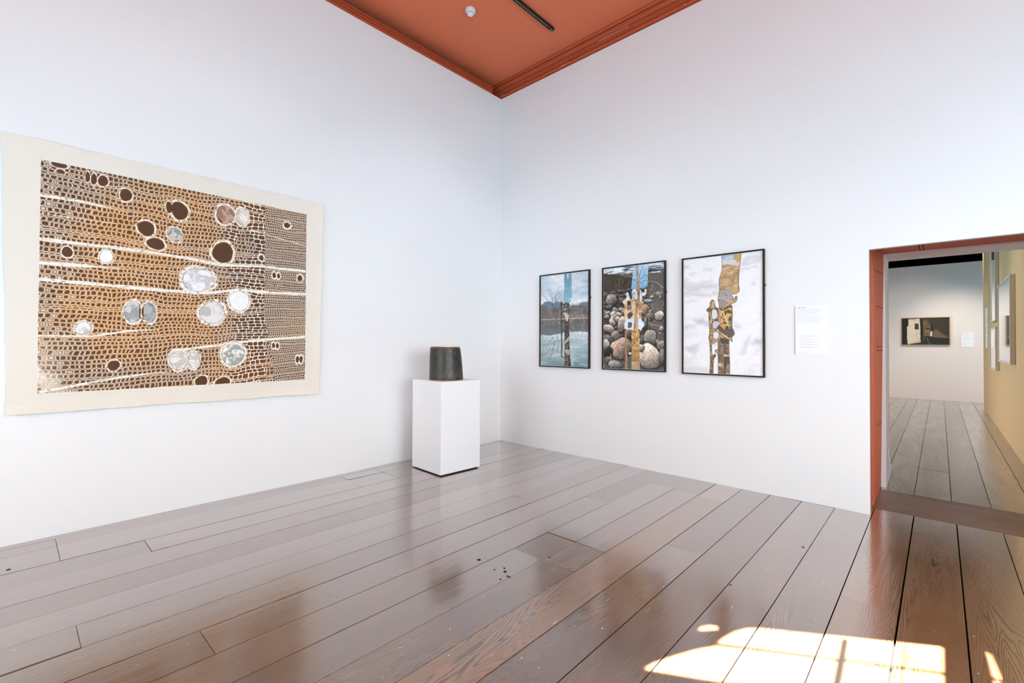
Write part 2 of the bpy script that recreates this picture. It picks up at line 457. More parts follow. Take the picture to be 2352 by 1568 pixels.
def build_floor():
    bm = bmesh.new()
    lay = bm.loops.layers.float_color.new('board')
    r = random.Random(21)
    def board(x0, x1, y0, y1, bright=None, flat=False, gloss=1.0, mi=0, warmth=None):
        z = r.uniform(-0.0012, 0.0008); tl = r.uniform(-0.0010, 0.0010)
        if flat: z = tl = 0
        g = 0.0
        n = max(1, int((y1-y0)/0.6))
        c = (r.random(), r.random()*.75 if warmth is None else warmth, r.random() if bright is None else bright, gloss*r.uniform(.85, 1.0))
        top = []
        for i in range(n+1):
            y = y0 + (y1-y0)*i/n
            dz = z + (0 if flat else r.uniform(-0.0006, 0.0006))
            top.append([bm.verts.new((x0, y, dz-tl)), bm.verts.new((x1, y, dz+tl))])
        bot = [[bm.verts.new((v.co.x, v.co.y, -0.028)) for v in row] for row in (top[0], top[-1])]
        fs = [bm.faces.new((top[i][0], top[i][1], top[i+1][1], top[i+1][0])) for i in range(n)]
        fs.append(bm.faces.new((bot[0][0], bot[0][1], top[0][1], top[0][0])))
        fs.append(bm.faces.new((top[-1][0], top[-1][1], bot[1][1], bot[1][0])))
        fs.append(bm.faces.new([row[0] for row in top] + [bot[1][0], bot[0][0]]))
        fs.append(bm.faces.new([row[1] for row in top[::-1]] + [bot[0][1], bot[1][1]]))
        for f in fs:
            f.material_index = mi
            for l in f.loops: l[lay] = c
    BR = {10: 0.55, 11: 0.3, 12: 0.85, 13: 1.0, 14: 0.75, 15: 0.5, 16: 0.9, 17: 0.85, 18: 0.8, 19: 1.0, 20: 0.8, 21: 0.9}
    gaps = [r.uniform(0.0022, 0.0042) for _ in EDGES]
    for i, g in {3: .004, 5: .004, 6: .006, 9: .006, 12: .003, 13: .005, 14: .005, 15: .005, 16: .005, 17: .005, 18: .0055, 19: .008, 20: .007, 21: .005}.items(): gaps[i] = g
    for i in range(len(EDGES)-1):
        x0 = EDGES[i]+gaps[i]/2; x1 = EDGES[i+1]-gaps[i+1]/2
        yend = 0.05 if i < 17 else 0.205
        ys = [-10.0] + CUTS.get(i, []) + [yend]
        if i in (12,): ys = ys[:-2] + [ys[-2]]          # the wide end board covers two widths
        for a, b in zip(ys, ys[1:]):
            bx1 = x1
            if i == 11 and a == -0.416: bx1 = EDGES[13]-gaps[13]/2
            end = 0.0045 if (i in (11, 12) and b == -2.03) else 0.0012
            board(x0, bx1, a+0.0012, b-end, BR.get(i), False, 0.72 if (i in (11, 12) and b == -2.03) else 1.0, 0, 1.0 if i in (13, 18, 19, 20, 21) else None)
    # worn threshold boards across the doorway
    ty = [0.207, 0.36, 0.51, 0.66, 0.80, 0.885]
    for a, b in zip(ty, ty[1:]):
        board(4.10, 5.3, a+0.0005, b-0.0005, 0.6, True, 0.36, 2)
    ex2 = [1.0+0.245*k for k in range(13)] + [4.115, 4.353, 4.598, 4.840, 5.094, 5.34] + [5.34+0.245*k for k in range(1, 11)]
    for a, b in zip(ex2, ex2[1:]):
        ys = [0.889, 13.0] if not abs(a-4.353) < .01 else [0.889, 2.13, 13.0]
        for p, q in zip(ys, ys[1:]): board(a+0.0024, b-0.0024, p, q-0.003, 0.45, False, 0.68)
    # dark void under the boards
    def base(x0, x1, y0, y1):
        v = [bm.verts.new(p) for p in ((x0,y0,-0.03),(x1,y0,-0.03),(x1,y1,-0.03),(x0,y1,-0.03))]
        f = bm.faces.new(v); f.material_index = 1
    base(-0.6, 8.2, -10.2, 13.2)
    bmesh.ops.recalc_face_normals(bm, faces=bm.faces[:])
    for f in bm.faces:
        if f.material_index == 1 and f.normal.z < 0: f.normal_flip()
    me = bpy.data.meshes.new('floor'); bm.to_mesh(me); bm.free()
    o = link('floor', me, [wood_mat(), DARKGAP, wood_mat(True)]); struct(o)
    tag(o, 'wide varnished brown floorboards running towards the doorway', None)
    # countersunk peg holes and chips
    mb = MB()
    for x, y, rr in ((2.412,-2.662,.011),(2.633,-2.658,.010),(2.712,-2.335,.006),(0.479,-4.653,.010)):
        mb.lathe([(0.0, 0.0016), (rr, 0.0016), (rr*1.0, 0.0)], n=20, cx=x, cy=y)
    for x, y, lx, ly in ((2.688,-2.687,.014,.004),(2.571,-2.684,.005,.003),(2.60,-2.63,.006,.004),(2.675,-2.74,.005,.004),(3.66,-1.9,.005,.003)):
        mb.box(x-lx, x+lx, y-ly, y+ly, 0.0002, 0.0016)
    mb.build('peg_holes', DARKGAP, o)
    return o
build_floor()

# ------------------------------------------------------------------ room shell
def shell():
    w = MB(); w.box(-0.09, 0.0, -10, 0.09, 0, HW); struct(w.build('wall_left', WHITE))
    # old wall behind the left lining, painted terracotta above
    w = MB(); w.box(-0.60, -0.42, -10, 1.0, 0, ZC); struct(w.build('wall_old_left', TERRA2))
    # right-hand lining with the doorway cut in
    w = MB(); w.box(0.0, 4.116, 0.0, 0.05, 0, HW); w.box(5.27, 7.0, 0.0, 0.05, 0, HW); w.box(4.116, 5.27, 0.0, 0.05, 2.118, HW)
    struct(w.build('wall_right', WHITE))
    w = MB(); w.box(-0.42, 4.06, 0.12, 0.985, 0, ZC); w.box(5.33, 7.3, 0.12, 0.985, 0, ZC); w.box(4.06, 5.33, 0.12, 0.985, 2.28, ZC)
    struct(w.build('wall_old_right', TERRA2))
    c = MB(); c.prism([(-0.7, -9.45, ZC), (7.3, -4.65, ZC), (7.4, 1.0, ZC), (-0.7, 1.0, ZC)], (0, 0, 0.12)); struct(c.build('ceiling', TERRA))
    # window wall on the far side of the camera
    w = MB()
    def holed(mb, a0, a1, z0, z1, holes, put):
        xs = sorted({a0, a1} | {h[0] for h in holes} | {h[1] for h in holes})
        for p, q in zip(xs, xs[1:]):
            zz = [z0] + sorted([z for h in holes if h[0] <= p and h[1] >= q for z in (h[2], h[3])]) + [z1]
            for k in range(0, len(zz), 2):
                if zz[k+1]-zz[k] > 1e-4: put(mb, p, q, zz[k], zz[k+1])
    WX = [(-4.35, -2.95, 0.35, 3.3), (-2.6, -1.2, 0.35, 3.3)]
    holed(w, -5.2, 0.12, 0, ZC, WX, lambda m, p, q, a, b: m.box(7.0, 7.3, p, q, a, b))
    struct(w.build('wall_window_side', WHITE))
    for k, (p, q, a, b) in enumerate(WX):
        f = MB()
        f.box(7.08, 7.14, p, p+.06, a, b); f.box(7.08, 7.14, q-.06, q, a, b); f.box(7.08, 7.14, p+.06, q-.06, a, a+.06); f.box(7.08, 7.14, p+.06, q-.06, b-.06, b)
        f.box(7.09, 7.13, (p+q)/2-.02, (p+q)/2+.02, a+.06, b-.06)
        for zz in (0.9, 1.6, 2.4): f.box(7.09, 7.13, p+.06, (p+q)/2-.02, zz-.015, zz+.015); f.box(7.09, 7.13, (p+q)/2+.02, q-.06, zz-.015, zz+.015)
        struct(f.build('window_%d' % (k+1), WHITE2))
        portal((7.32, (p+q)/2, (a+b)/2), (-1, 0, 0), q-p, b-a)
    # slanted rear wall behind the camera with the sunlit window high up
    Pm = Vector((4.2, -6.25, 0)); d = Vector((0.857, 0.515, 0)).normalized(); out = Vector((d.y, -d.x, 0))
    M = Matrix(((d.x, out.x, 0, Pm.x), (d.y, out.y, 0, Pm.y), (0, 0, 1, 0), (0, 0, 0, 1)))
    HR = [(-0.62, 0.98, 3.35, 4.50)] + [(-4.5, -3.1, 0.6, 2.7), (-2.7, -1.3, 0.6, 2.7), (1.3, 2.7, 0.6, 2.7)]
    w = MB(); holed(w, -5.4, 3.5, 0, ZC, HR, lambda m, p, q, a, b: m.box(p, q, 0.0, 0.3, a, b))
    o = w.build('wall_rear', WHITE); o.matrix_world = M; struct(o)
    for k, (p, q, a, b) in enumerate(HR[1:]):
        f = MB()
        f.box(p, p+.06, .1, .16, a, b); f.box(q-.06, q, .1, .16, a, b); f.box(p+.06, q-.06, .1, .16, a, a+.06); f.box(p+.06, q-.06, .1, .16, b-.06, b)
        f.box((p+q)/2-.02, (p+q)/2+.02, .11, .15, a+.06, b-.06)
        o = f.build('window_%d' % (k+3), WHITE2); o.matrix_world = M; struct(o)
        portal(M @ Vector(((p+q)/2, 0.32, (a+b)/2)), -out, q-p, b-a)
    # unseen slab added outside to keep the sun out of the lower rear windows
    f = MB(); f.box(-5.2, 3.2, 0.32, 2.75, 2.84, 2.88); o = f.build('added_sun_shade', WHITE2); o.matrix_world = M; struct(o)
    # added plate in the high opening, its holes cut to shape the sun patch
    sun = Vector((0.05, -1.0, 1.0)); n = Vector((-d.y, d.x, 0))
    def back(x, y):
        P = Vector((x, y, 0)); t = (n.dot(P-Pm) + 0.13)/(-n.dot(sun)); W = P + sun*t
        return ((W-Pm).dot(d), W.z)
    main = [(3.613,-2.896),(3.640,-2.800),(3.690,-2.690),(3.740,-2.590),(3.790,-2.515),(3.795,-2.440),(3.820,-2.345),(3.855,-2.275),
            (3.900,-2.232),(4.200,-2.040),(4.548,-1.817),(4.549,-2.300),(4.549,-2.345),(4.200,-2.555),(3.811,-2.788)]
    sliver = [(4.683,-1.735),(4.700,-1.745),(4.722,-1.960),(4.722,-2.15),(4.700,-2.15)]
    blob = [(3.690,-2.475),(3.720,-2.452),(3.765,-2.400),(3.752,-2.355),(3.715,-2.370),(3.690,-2.415)]
    bm = bmesh.new()
    def loop(pts):
        vs = [bm.verts.new((p[0], 0.12, p[1])) for p in pts]
        return [bm.edges.new((vs[i], vs[(i+1) % len(vs)])) for i in range(len(vs))]
    ed = loop([(-0.62, 3.35), (0.98, 3.35), (0.98, 4.50), (-0.62, 4.50)])
    for poly in (main, sliver, blob): ed += loop([back(*p) for p in poly])
    bmesh.ops.triangle_fill(bm, edges=ed, use_beauty=True)
    me = bpy.data.meshes.new('window_6'); bm.to_mesh(me); bm.free()
    o = link('window_6', me, WHITE2); o.matrix_world = M; struct(o)
    md = o.modifiers.new('thick', 'SOLIDIFY'); md.thickness = 0.02
    f = MB()
    sm = back(4.212, -2.0)[0]; zb = back(3.799, -2.505)[1]
    f.box(sm-.013, sm+.013, .10, .12, 3.5, 4.2); f.box(-.6, .9, .10, .115, zb-.0035, zb+.0035)
    g = f.build('glazing_bar', WHITE2, o)
    # room beyond the doorway
    w = MB(); w.box(0.6, 4.152, 0.986, 1.395, 0, ZC); w.box(5.225, 8.2, 0.985, 1.395, 0, ZC); w.box(4.152, 5.225, 0.985, 1.395, 2.202, ZC)
    struct(w.build('wall_beyond_door', WHITE))
    w = MB(); w.box(0.6, 8.2, 10.9, 11.0, 0, 3.358); struct(w.build('wall_far', GREYWHITE))
    w = MB(); w.box(0.6, 8.2, 13.0, 13.2, 0, ZC); struct(w.build('wall_far_dark', BLACKC))  # black sheet standing in for the dark void above the partition
    w = MB(); WL = [(3.0, 5.0, 0.4, 2.2), (6.2, 8.2, 0.4, 2.2)]  # unseen openings added so that daylight brightens the tan wall
    holed(w, 1.395, 13.2, 0, ZC, WL, lambda m, p, q, a, b: m.box(0.6, 0.8, p, q, a, b)); struct(w.build('wall_beyond_left', GREYWHITE))
    for p, q, a, b in WL: portal((0.58, (p+q)/2, (a+b)/2), (1, 0, 0), q-p, b-a)
    w = MB(); WB = [(9.3, 10.7, 0.3, 2.2)]
    holed(w, 1.395, 13.2, 0, ZC, WB, lambda m, p, q, a, b: m.box(8.0, 8.2, p, q, a, b)); struct(w.build('wall_beyond_right', GREYWHITE))
    for p, q, a, b in WB: portal((8.22, (p+q)/2, (a+b)/2), (-1, 0, 0), q-p, b-a)
    c = MB(); c.box(0.6, 8.2, 1.0, 13.2, ZC, ZC+.1); struct(c.build('ceiling_beyond', BLACKC))
    # tan partition, its far end bent slightly and closed by a pale strip
    w = MB()
    w.prism([(5.225, 1.395, 0), (5.225, 8.42, 0), (5.199, 9.05, 0), (5.199, 9.075, 0), (5.42, 9.075, 0), (5.42, 1.395, 0)], (0, 0, 4.2))
    struct(w.build('wall_tan', TAN))

def portal(loc, direction, w, h):
    ld = bpy.data.lights.new('daylight_portal', 'AREA'); ld.shape = 'RECTANGLE'; ld.size = w; ld.size_y = h
    ld.cycles.is_portal = True
    o = bpy.data.objects.new('daylight_portal', ld); col.objects.link(o)
    o.location = loc
    o.rotation_euler = Vector(direction).to_track_quat('-Z', 'Z').to_euler()
shell()

# ------------------------------------------------------------------ mouldings and door lining
def mouldings():
    # stepped rail capping the left lining
    pr = [(-0.03, 4.80), (0.006, 4.80), (0.006, 4.806), (0.013, 4.810), (0.013, 4.824), (-0.004, 4.826), (-0.004, 4.833), (0.017, 4.836),
          (0.017, 4.853), (-0.002, 4.855), (-0.002, 4.862), (0.021, 4.866), (0.021, 4.882), (0.017, 4.887), (-0.03, 4.887)]
    m = MB(); m.prism([(x, -10, z) for x, z in pr], (0, 9.81, 0)); o = m.build('trim_1', TERRA2); struct(o)
    # cornice over the right wall, carried past the corner
    pr = [(0.12, 4.802), (0.075, 4.802), (0.060, 4.808), (0.020, 4.812), (0.004, 4.816), (-0.010, 4.824), (-0.016, 4.835), (-0.014, 4.846), (-0.002, 4.852),
          (0.016, 4.860), (0.018, 4.872), (0.000, 4.884), (-0.012, 4.893), (-0.022, 4.896), (-0.022, 4.903), (0.002, 4.905), (0.002, 4.911), (-0.019, 4.922), (-0.026, 4.936),
          (-0.038, 4.945), (-0.044, 4.947), (-0.044, 4.960), (-0.018, 4.962), (-0.018, 4.970), (-0.050, 4.970), (-0.062, 4.990), (-0.062, 4.994), (-0.056, 4.996), (-0.068, 5.0), (0.12, 5.0)]
    m = MB(); m.prism([(-0.42, y, z) for y, z in pr], (7.42, 0, 0)); o = m.build('trim_2', TERRA2); struct(o)
    r = random.Random(5)
    ch = MB()
    for x0, x1, y, z in ((1.05, 1.13, -0.018, 4.829), (1.155, 1.175, -0.0185, 4.833), (0.03, 0.05, -0.018, 4.834), (1.6, 2.0, -0.0235, 4.900), (2.62, 2.64, -0.018, 4.832), (1.35, 1.36, -0.018, 4.834)):
        ch.box(x0, x1, y, y+0.004, z, z+0.004)
    ch.build('paint_chips', TERRA3, o)
    # terracotta door lining: jambs, head, narrow architrave strip, panel grooves
    d = empty('door_1', (4.116, 0.5, 0)); struct(d)
    def part(name, mb, mt, **k):
        o = mb.build(name, mt, d, **k); o.location = (-4.116, -0.5, 0); return o
    m = MB(); m.box(4.06, 4.112, 0.36, 0.62, 0.0, 2.216)
    prev = None
    for k in range(25):                        # the inner half of the lining splays as it rises
        z = 2.216*k/24
        row = [m.bm.verts.new(p) for p in ((4.06, 0.62, z), (4.112, 0.62, z), (4.113+0.0131*z, 0.985, z), (4.06, 0.985, z))]
        if prev:
            for i in range(4): m.bm.faces.new((prev[i], prev[(i+1) % 4], row[(i+1) % 4], row[i]))
        prev = row
    part('jamb', m, TERRA4)
    m = MB(); m.box(4.06, 4.112, 0.055, 0.25, 0.0, 2.216); part('architrave_strip', m, TERRA4, bevel=0.003)
    m = MB(); m.box(4.06, 4.100, 0.25, 0.285, 0.0, 2.216); part('groove', m, GROOVE)
    m = MB(); m.box(4.055, 4.118, 0.285, 0.36, 0.0, 2.216); part('bead', m, TERRA4, bevel=0.010, seg=3)
    m = MB(); m.box(5.27, 5.33, 0.055, 0.985, 0.0, 2.216); part('jamb', m, TERRA4)
    m = MB(); m.box(4.06, 5.33, 0.055, 0.985, 2.216, 2.28); part('head', m, TERRA4)
    m = MB()
    for zz in (0.62, 1.30, 1.335, 1.70, 2.02): m.prism([(4.111, 0.62, zz), (4.1128, 0.62, zz), (4.1140+0.0131*zz, 0.978, zz), (4.111, 0.978, zz)], (0, 0, 0.006))
    for xx in (4.40, 4.425): m.box(xx, xx+0.008, 0.30, 0.96, 2.2152, 2.2162)
    part('panel_grooves', m, GROOVE)
    m = MB()
    for y, z, s in ((0.21, 1.66, .008), (0.24, 1.30, .006), (0.215, 0.78, .005), (0.13, 0.62, .01)):
        m.box(4.1155, 4.1175, y, y+s*.6, z, z+s)
    part('paint_chips', m, TERRA3)
mouldings()

# ------------------------------------------------------------------ wall hanging: printed cloth with applied patches
PC = [(206, 195), (1580, 475), (1573, 1325), (197, 1385)]     # corners of the printed field, measured in one enlargement
VES = [  # cx, cy, rx, ry, kind (0 dark hole, 1.. applied patch, 9 small)
    (643,377,33,31,0), (920,458,42,48,0), (866,440,17,30,0), (748,548,46,37,0), (798,627,48,29,0), (345,668,27,28,0), (1145,673,55,53,0),
    (587,1246,32,26,0), (1037,1330,31,29,0), (1147,1338,40,27,0), (300,222,40,17,0), (308,258,22,12,0), (478,296,15,30,0), (525,305,26,28,0), (446,285,12,28,0),
    (1157,478,48,47,1), (1245,490,33,40,2), (895,580,36,36,3), (544,692,35,32,4), (1018,812,78,62,5), (683,975,45,52,6), (765,978,38,48,7),
    (1092,980,62,56,8), (1230,920,54,48,10), (430,1055,40,34,11), (920,1222,46,50,12), (998,1222,28,45,12), (1200,1195,60,52,13),
    (1478,532,15,15,9), (1345,700,12,14,9), (1412,790,9,15,9), (1435,793,8,14,9), (1546,805,13,15,9), (1409,1150,8,14,9), (1429,1152,8,14,9), (1534,1222,9,17,9), (1553,1222,9,17,9)]
PW, PH = 1.812, 1.603
def print_field(X, Y):
    """the printed figure of wood cells, X right and Y down in metres -> display colour"""
    H = hom(PC)
    ves = []
    for cx, cy, rx, ry, k in VES:
        c = happ(H, [(cx, cy), (cx+rx, cy), (cx, cy+ry)])
        ax = abs(c[1, 0]-c[0, 0])*PW; ay = abs(c[2, 1]-c[0, 1])*PH
        ves.append((c[0, 0]*PW, c[0, 1]*PH, ax, ay, k))
    U = X/PW; V = Y/PH
    # the files of cells rise a little towards the lower right
    Yw = Y + 0.085*PH*np.clip((V-0.45)/0.4, 0, 1)*np.clip(U-0.15, 0, 1)**1.2 - 0.02*np.sin(U*4.0)*(1-V)
    Xw = X.copy()
    halo = np.zeros_like(X); lum = np.full(X.shape, 9.0)
    for vx, vy, ax, ay, k in ves:
        dx = (X-vx); dy = (Y-vy)
        th = np.arctan2(dy/ay, dx/ax)
        lob = 1 + 0.05*np.sin(2*th+vx*9) + 0.035*np.sin(3*th+vy*11)+0.015*np.sin(6*th+vx*20)
        rr = np.hypot(dx/ax, dy/ay)/lob
        lum = np.minimum(lum, np.where(rr < 1.0, rr, 9.0))
        wall = 0.30 if k != 9 else 0.7
        halo = np.maximum(halo, np.clip((1+wall-rr)/0.10, 0, 1)*np.where((rr > 1.06) & (vnoise(rr*26, th*4.5+vx*40, 4) < .30), 0.15, 1.0))
        # rows flow round the vessel
        q = np.sqrt(np.maximum(rr*rr-0.92, 0.0004))/np.maximum(rr, 1e-3)
        w = np.exp(-(rr/2.6)**2)
        Yw = Yw + w*(q-1)*dy*0.95
        Xw = Xw + w*(q-1)*dx*0.45
    # rays
    RAY = [([(205,378),(420,412),(620,455)], .011), ([(200,600),(700,660),(960,700),(1140,738),(1330,742),(1580,770)], .014), ([(200,722),(590,750)], .016),
           ([(200,806),(500,832),(800,862),(1060,880),(1230,862),(1400,880),(1580,888)], .015), ([(200,1092),(480,1096),(650,1072),(800,1066)], .009),
           ([(900,1172),(1100,1150),(1300,1125),(1580,1106)], .013), ([(230,1375),(420,1340),(620,1306),(860,1278)], .010), ([(1300,560),(1580,640)], .004), ([(200,470),(560,520)], .003)]
    ray = np.zeros_like(X)
    for pts, w in RAY:
        q = happ(H, pts); q[:, 0] *= PW; q[:, 1] *= PH
        o = np.argsort(q[:, 0])
        yc = np.interp(X, q[o, 0], q[o, 1])
        m = np.clip((w*0.85*np.clip((q[o[-1], 0]-X)/0.16*(1 if q[o[-1], 0] < 1.7 else 9), 0.12, 1)-np.abs(Y-yc)+0.008*(fbm(X*14, Y*40, 97, 3)-.5))/0.006+0.5, 0, 1)*(X > q[o[0], 0]-0.02)*(X < q[o[-1], 0]+0.03)
        ray = np.maximum(ray, m)
        Yw = Yw - np.exp(-((Y-yc)/0.03)**2)*np.sign(Y-yc)*0.0*w
    # files and cells
    rs = np.random.RandomState(11)
    hs = []
    while sum(hs) < 2.4: hs.append(rs.choice([0.035, 0.031, 0.028, 0.014, 0.039], p=[.3, .25, .13, .18, .14])*(0.9+0.2*rs.rand()))
    ye = np.concatenate([[0], np.cumsum(hs)]) - 0.25
    Xn = Xw + 0.016*(fbm(X*24, Y*24, 31, 2)-0.5); Yn = Yw + 0.020*(fbm(X*10, Y*16, 37, 3)-0.5)
    late = np.clip((U-0.792)/0.01, 0, 1)*np.clip(1-(V-1)*0, 0, 1)
    late = np.clip((U-(0.79+0.055*np.clip((V-0.62)/0.38, 0, 1)))/0.008, 0, 1)
    # narrower files on the right-hand growth ring
    def cells(ye, wmin, wmax, seed):
        j = np.clip(np.searchsorted(ye, Yn)-1, 0, len(ye)-2)
        y0 = ye[j]; h = ye[j+1]-y0
        b = ((Yn-y0)/h)*2-1
        rr = np.random.RandomState(seed)
        ph = rr.rand(len(ye)); 
        nmax = int(2.4/wmin)
        out_a = np.zeros_like(X); out_id = np.zeros(X.shape, int); ww = np.zeros_like(X)
        for row in range(len(ye)-1):
            sel = j == row
            if not sel.any(): continue
            fl = h[sel].flat[0] < 0.019*(ye is not YL)
            ws = (wmin+(wmax-wmin)*rr.rand(nmax))*(1.15 if fl else 1.0)
            xe = np.cumsum(ws)-0.3+ph[row]*0.03
            xx = Xn[sel] + rr.choice([0.0, 0.05, -0.08, 0.22, 0.3])*(Yn[sel]-y0[sel])
            i = np.clip(np.searchsorted(xe, xx)-1, 0, nmax-2)
            a = (xx-xe[i])/(xe[i+1]-xe[i])*2-1
            out_a[sel] = a; out_id[sel] = i+row*977; ww[sel] = xe[i+1]-xe[i]
        return out_a, b, out_id, ww, h
    YL = ye[0]+np.concatenate([[0], np.cumsum(np.tile([0.0215, 0.020, 0.023, 0.010, 0.021], 30))])
    YL = YL[YL < 2.2]
    a1, b1, id1, w1, h1 = cells(ye, 0.022, 0.036, 5)
    # fatter cells just before the ring boundary
    a3, b3, id3, w3, h3 = cells(ye, 0.034, 0.062, 9)
    fat = ((U > 0.62) & (U < 0.80)).astype(float)
    a2, b2, id2, w2, h2 = cells(YL, 0.013, 0.018, 6)
    sel2 = late > 0.5
    self_ = (fat > 0.5) & ~sel2 & (fbm(X*3, Y*5, 77, 2)+np.clip((U-0.62)*4, 0, .6) > 0.62)
    a = np.where(sel2, a2, np.where(self_, a3, a1)); b = np.where(sel2, b2, np.where(self_, b3, b1))
    cid = np.where(sel2, id2+5000, np.where(self_, id3+90000, id1)); cw = np.where(sel2, w2, np.where(self_, w3, w1)); ch = np.where(sel2, h2, np.where(self_, h3, h1))
    hsh = lambda k: np.abs(np.sin(cid*12.9898+k*78.233)*43758.5453) % 1.0
    pw = 3.2
    openw = (~self_) & (~sel2)
    warm0 = np.clip(fbm(X*2.2+3, Y*2.6, 91, 3)*1.5-0.35 + 0.35*np.exp(-((U-0.42)/0.28)**2-((V-0.3)/0.3)**2) + 0.3*np.exp(-((U-0.2)/0.2)**2-((V-0.66)/0.15)**2), 0, 1)
    # distance to the cell border in metres with rounded corners
    mn = np.minimum(cw, ch)/2
    ex = np.maximum(np.abs(a)*cw/2-(cw/2-mn*0.75), 0); ey = np.maximum(np.abs(b)*ch/2-(ch/2-mn*0.75), 0)
    inner = np.where((ex > 0) & (ey > 0), mn*0.75-np.hypot(ex, ey), np.minimum(cw/2-np.abs(a)*cw/2, ch/2-np.abs(b)*ch/2))
    e = inner                                              # metres inside the border
    thin = np.where(sel2, 0.0016, np.where(self_, 0.0024, 0.0026))
    wallw = thin*np.where(openw, 1.3+0.3*hsh(2)-0.35*warm0, 1.0)
    cream = np.array([243, 236, 225])/255; brown = np.array([96, 66, 48])/255; dk = np.array([80, 56, 44])/255
    ochre = np.array([192, 120, 36])/255; midb = np.array([122, 82, 48])/255
    # tone map of the print: more ochre upper middle and lower left centre, greyer right
    warm = np.clip(fbm(X*2.2+3, Y*2.6, 91, 3)*1.5-0.35 + 0.35*np.exp(-((U-0.42)/0.28)**2-((V-0.3)/0.3)**2) + 0.3*np.exp(-((U-0.2)/0.2)**2-((V-0.66)/0.15)**2), 0, 1)
    warm = warm*(1-0.55*late)
    dark = np.clip(0.2+fbm(X*1.6+9, Y*3.0, 55, 3)*1.1-0.25, 0, 1)
    fillc = brown*(1-dark[..., None]*0.5)+dk*dark[..., None]*0.5
    fillc = fillc*(1-0.42*warm[..., None])+midb*0.42*warm[..., None]
    fillc = fillc*(0.95+0.10*hsh(1)[..., None])
    C = np.tile(cream, X.shape+(1,)).astype(float)
    def over(mask, c):
        nonlocal C
        C = C*(1-mask[..., None])+c*mask[..., None]
    px = 0.0014
    outer = np.clip((thin*0.40-e)/px+0.5, 0, 1)             # middle lamella: a thin ochre line between neighbours
    wq = np.clip(warm*1.35, 0, 1); linec = ochre*wq[..., None]+midb*(1-wq[..., None])
    over(outer*np.where(openw, 0.80, np.where(sel2, 0.25, 0.0)), linec)
    ring = np.clip((e-wallw)/px+0.5, 0, 1)
    over(ring, linec)
    lumen = np.clip((e-wallw-0.0014*(0.2+1.9*warm))/px+0.5, 0, 1)
    over(lumen, fillc)
    # some pale, unprinted cells towards the left edge
    pale = (hsh(5) < np.clip(0.42-U*3.4, 0, .5)*np.clip(0.3+V, 0, 1))
    over(np.clip((e-wallw-0.004)/px, 0, 1)*pale*0.85, cream*0.97)
    fade = np.clip(1-U/0.10, 0, 1)*np.clip((V-0.72)/0.2, 0, 1)*fbm(X*25, Y*25, 66, 2)*1.3
    over(np.clip(fade, 0, .85), cream)
    over(np.clip((vnoise(X*150, Y*420, 12)-0.72)*6, 0, 1)*0.20, cream)
    # rays over everything, with a few brown dashes in them
    over(ray, cream)
    over(ray*np.clip((vnoise(X*70, Y*330, 8)-0.76)*9, 0, 1)*0.7, midb)
    over(np.clip(halo, 0, 1), cream)
    over(np.clip(halo, 0, 1)*np.clip((vnoise(X*90, Y*120, 18)-0.74)*9, 0, 1)*0.75, midb)
    over(np.clip((lum < 1.0).astype(float), 0, 1), np.array([176, 120, 52])/255)
    over(np.clip((lum < 0.95).astype(float), 0, 1), brown*0.97)
    over(np.clip((vnoise(X*260, Y*260, 21)-0.93)*20, 0, 1)*0.5, ochre*1.1)
    C *= (0.97+0.06*vnoise(X*240, Y*240, 23))[..., None]
    return np.clip(C, 0, 1), ves

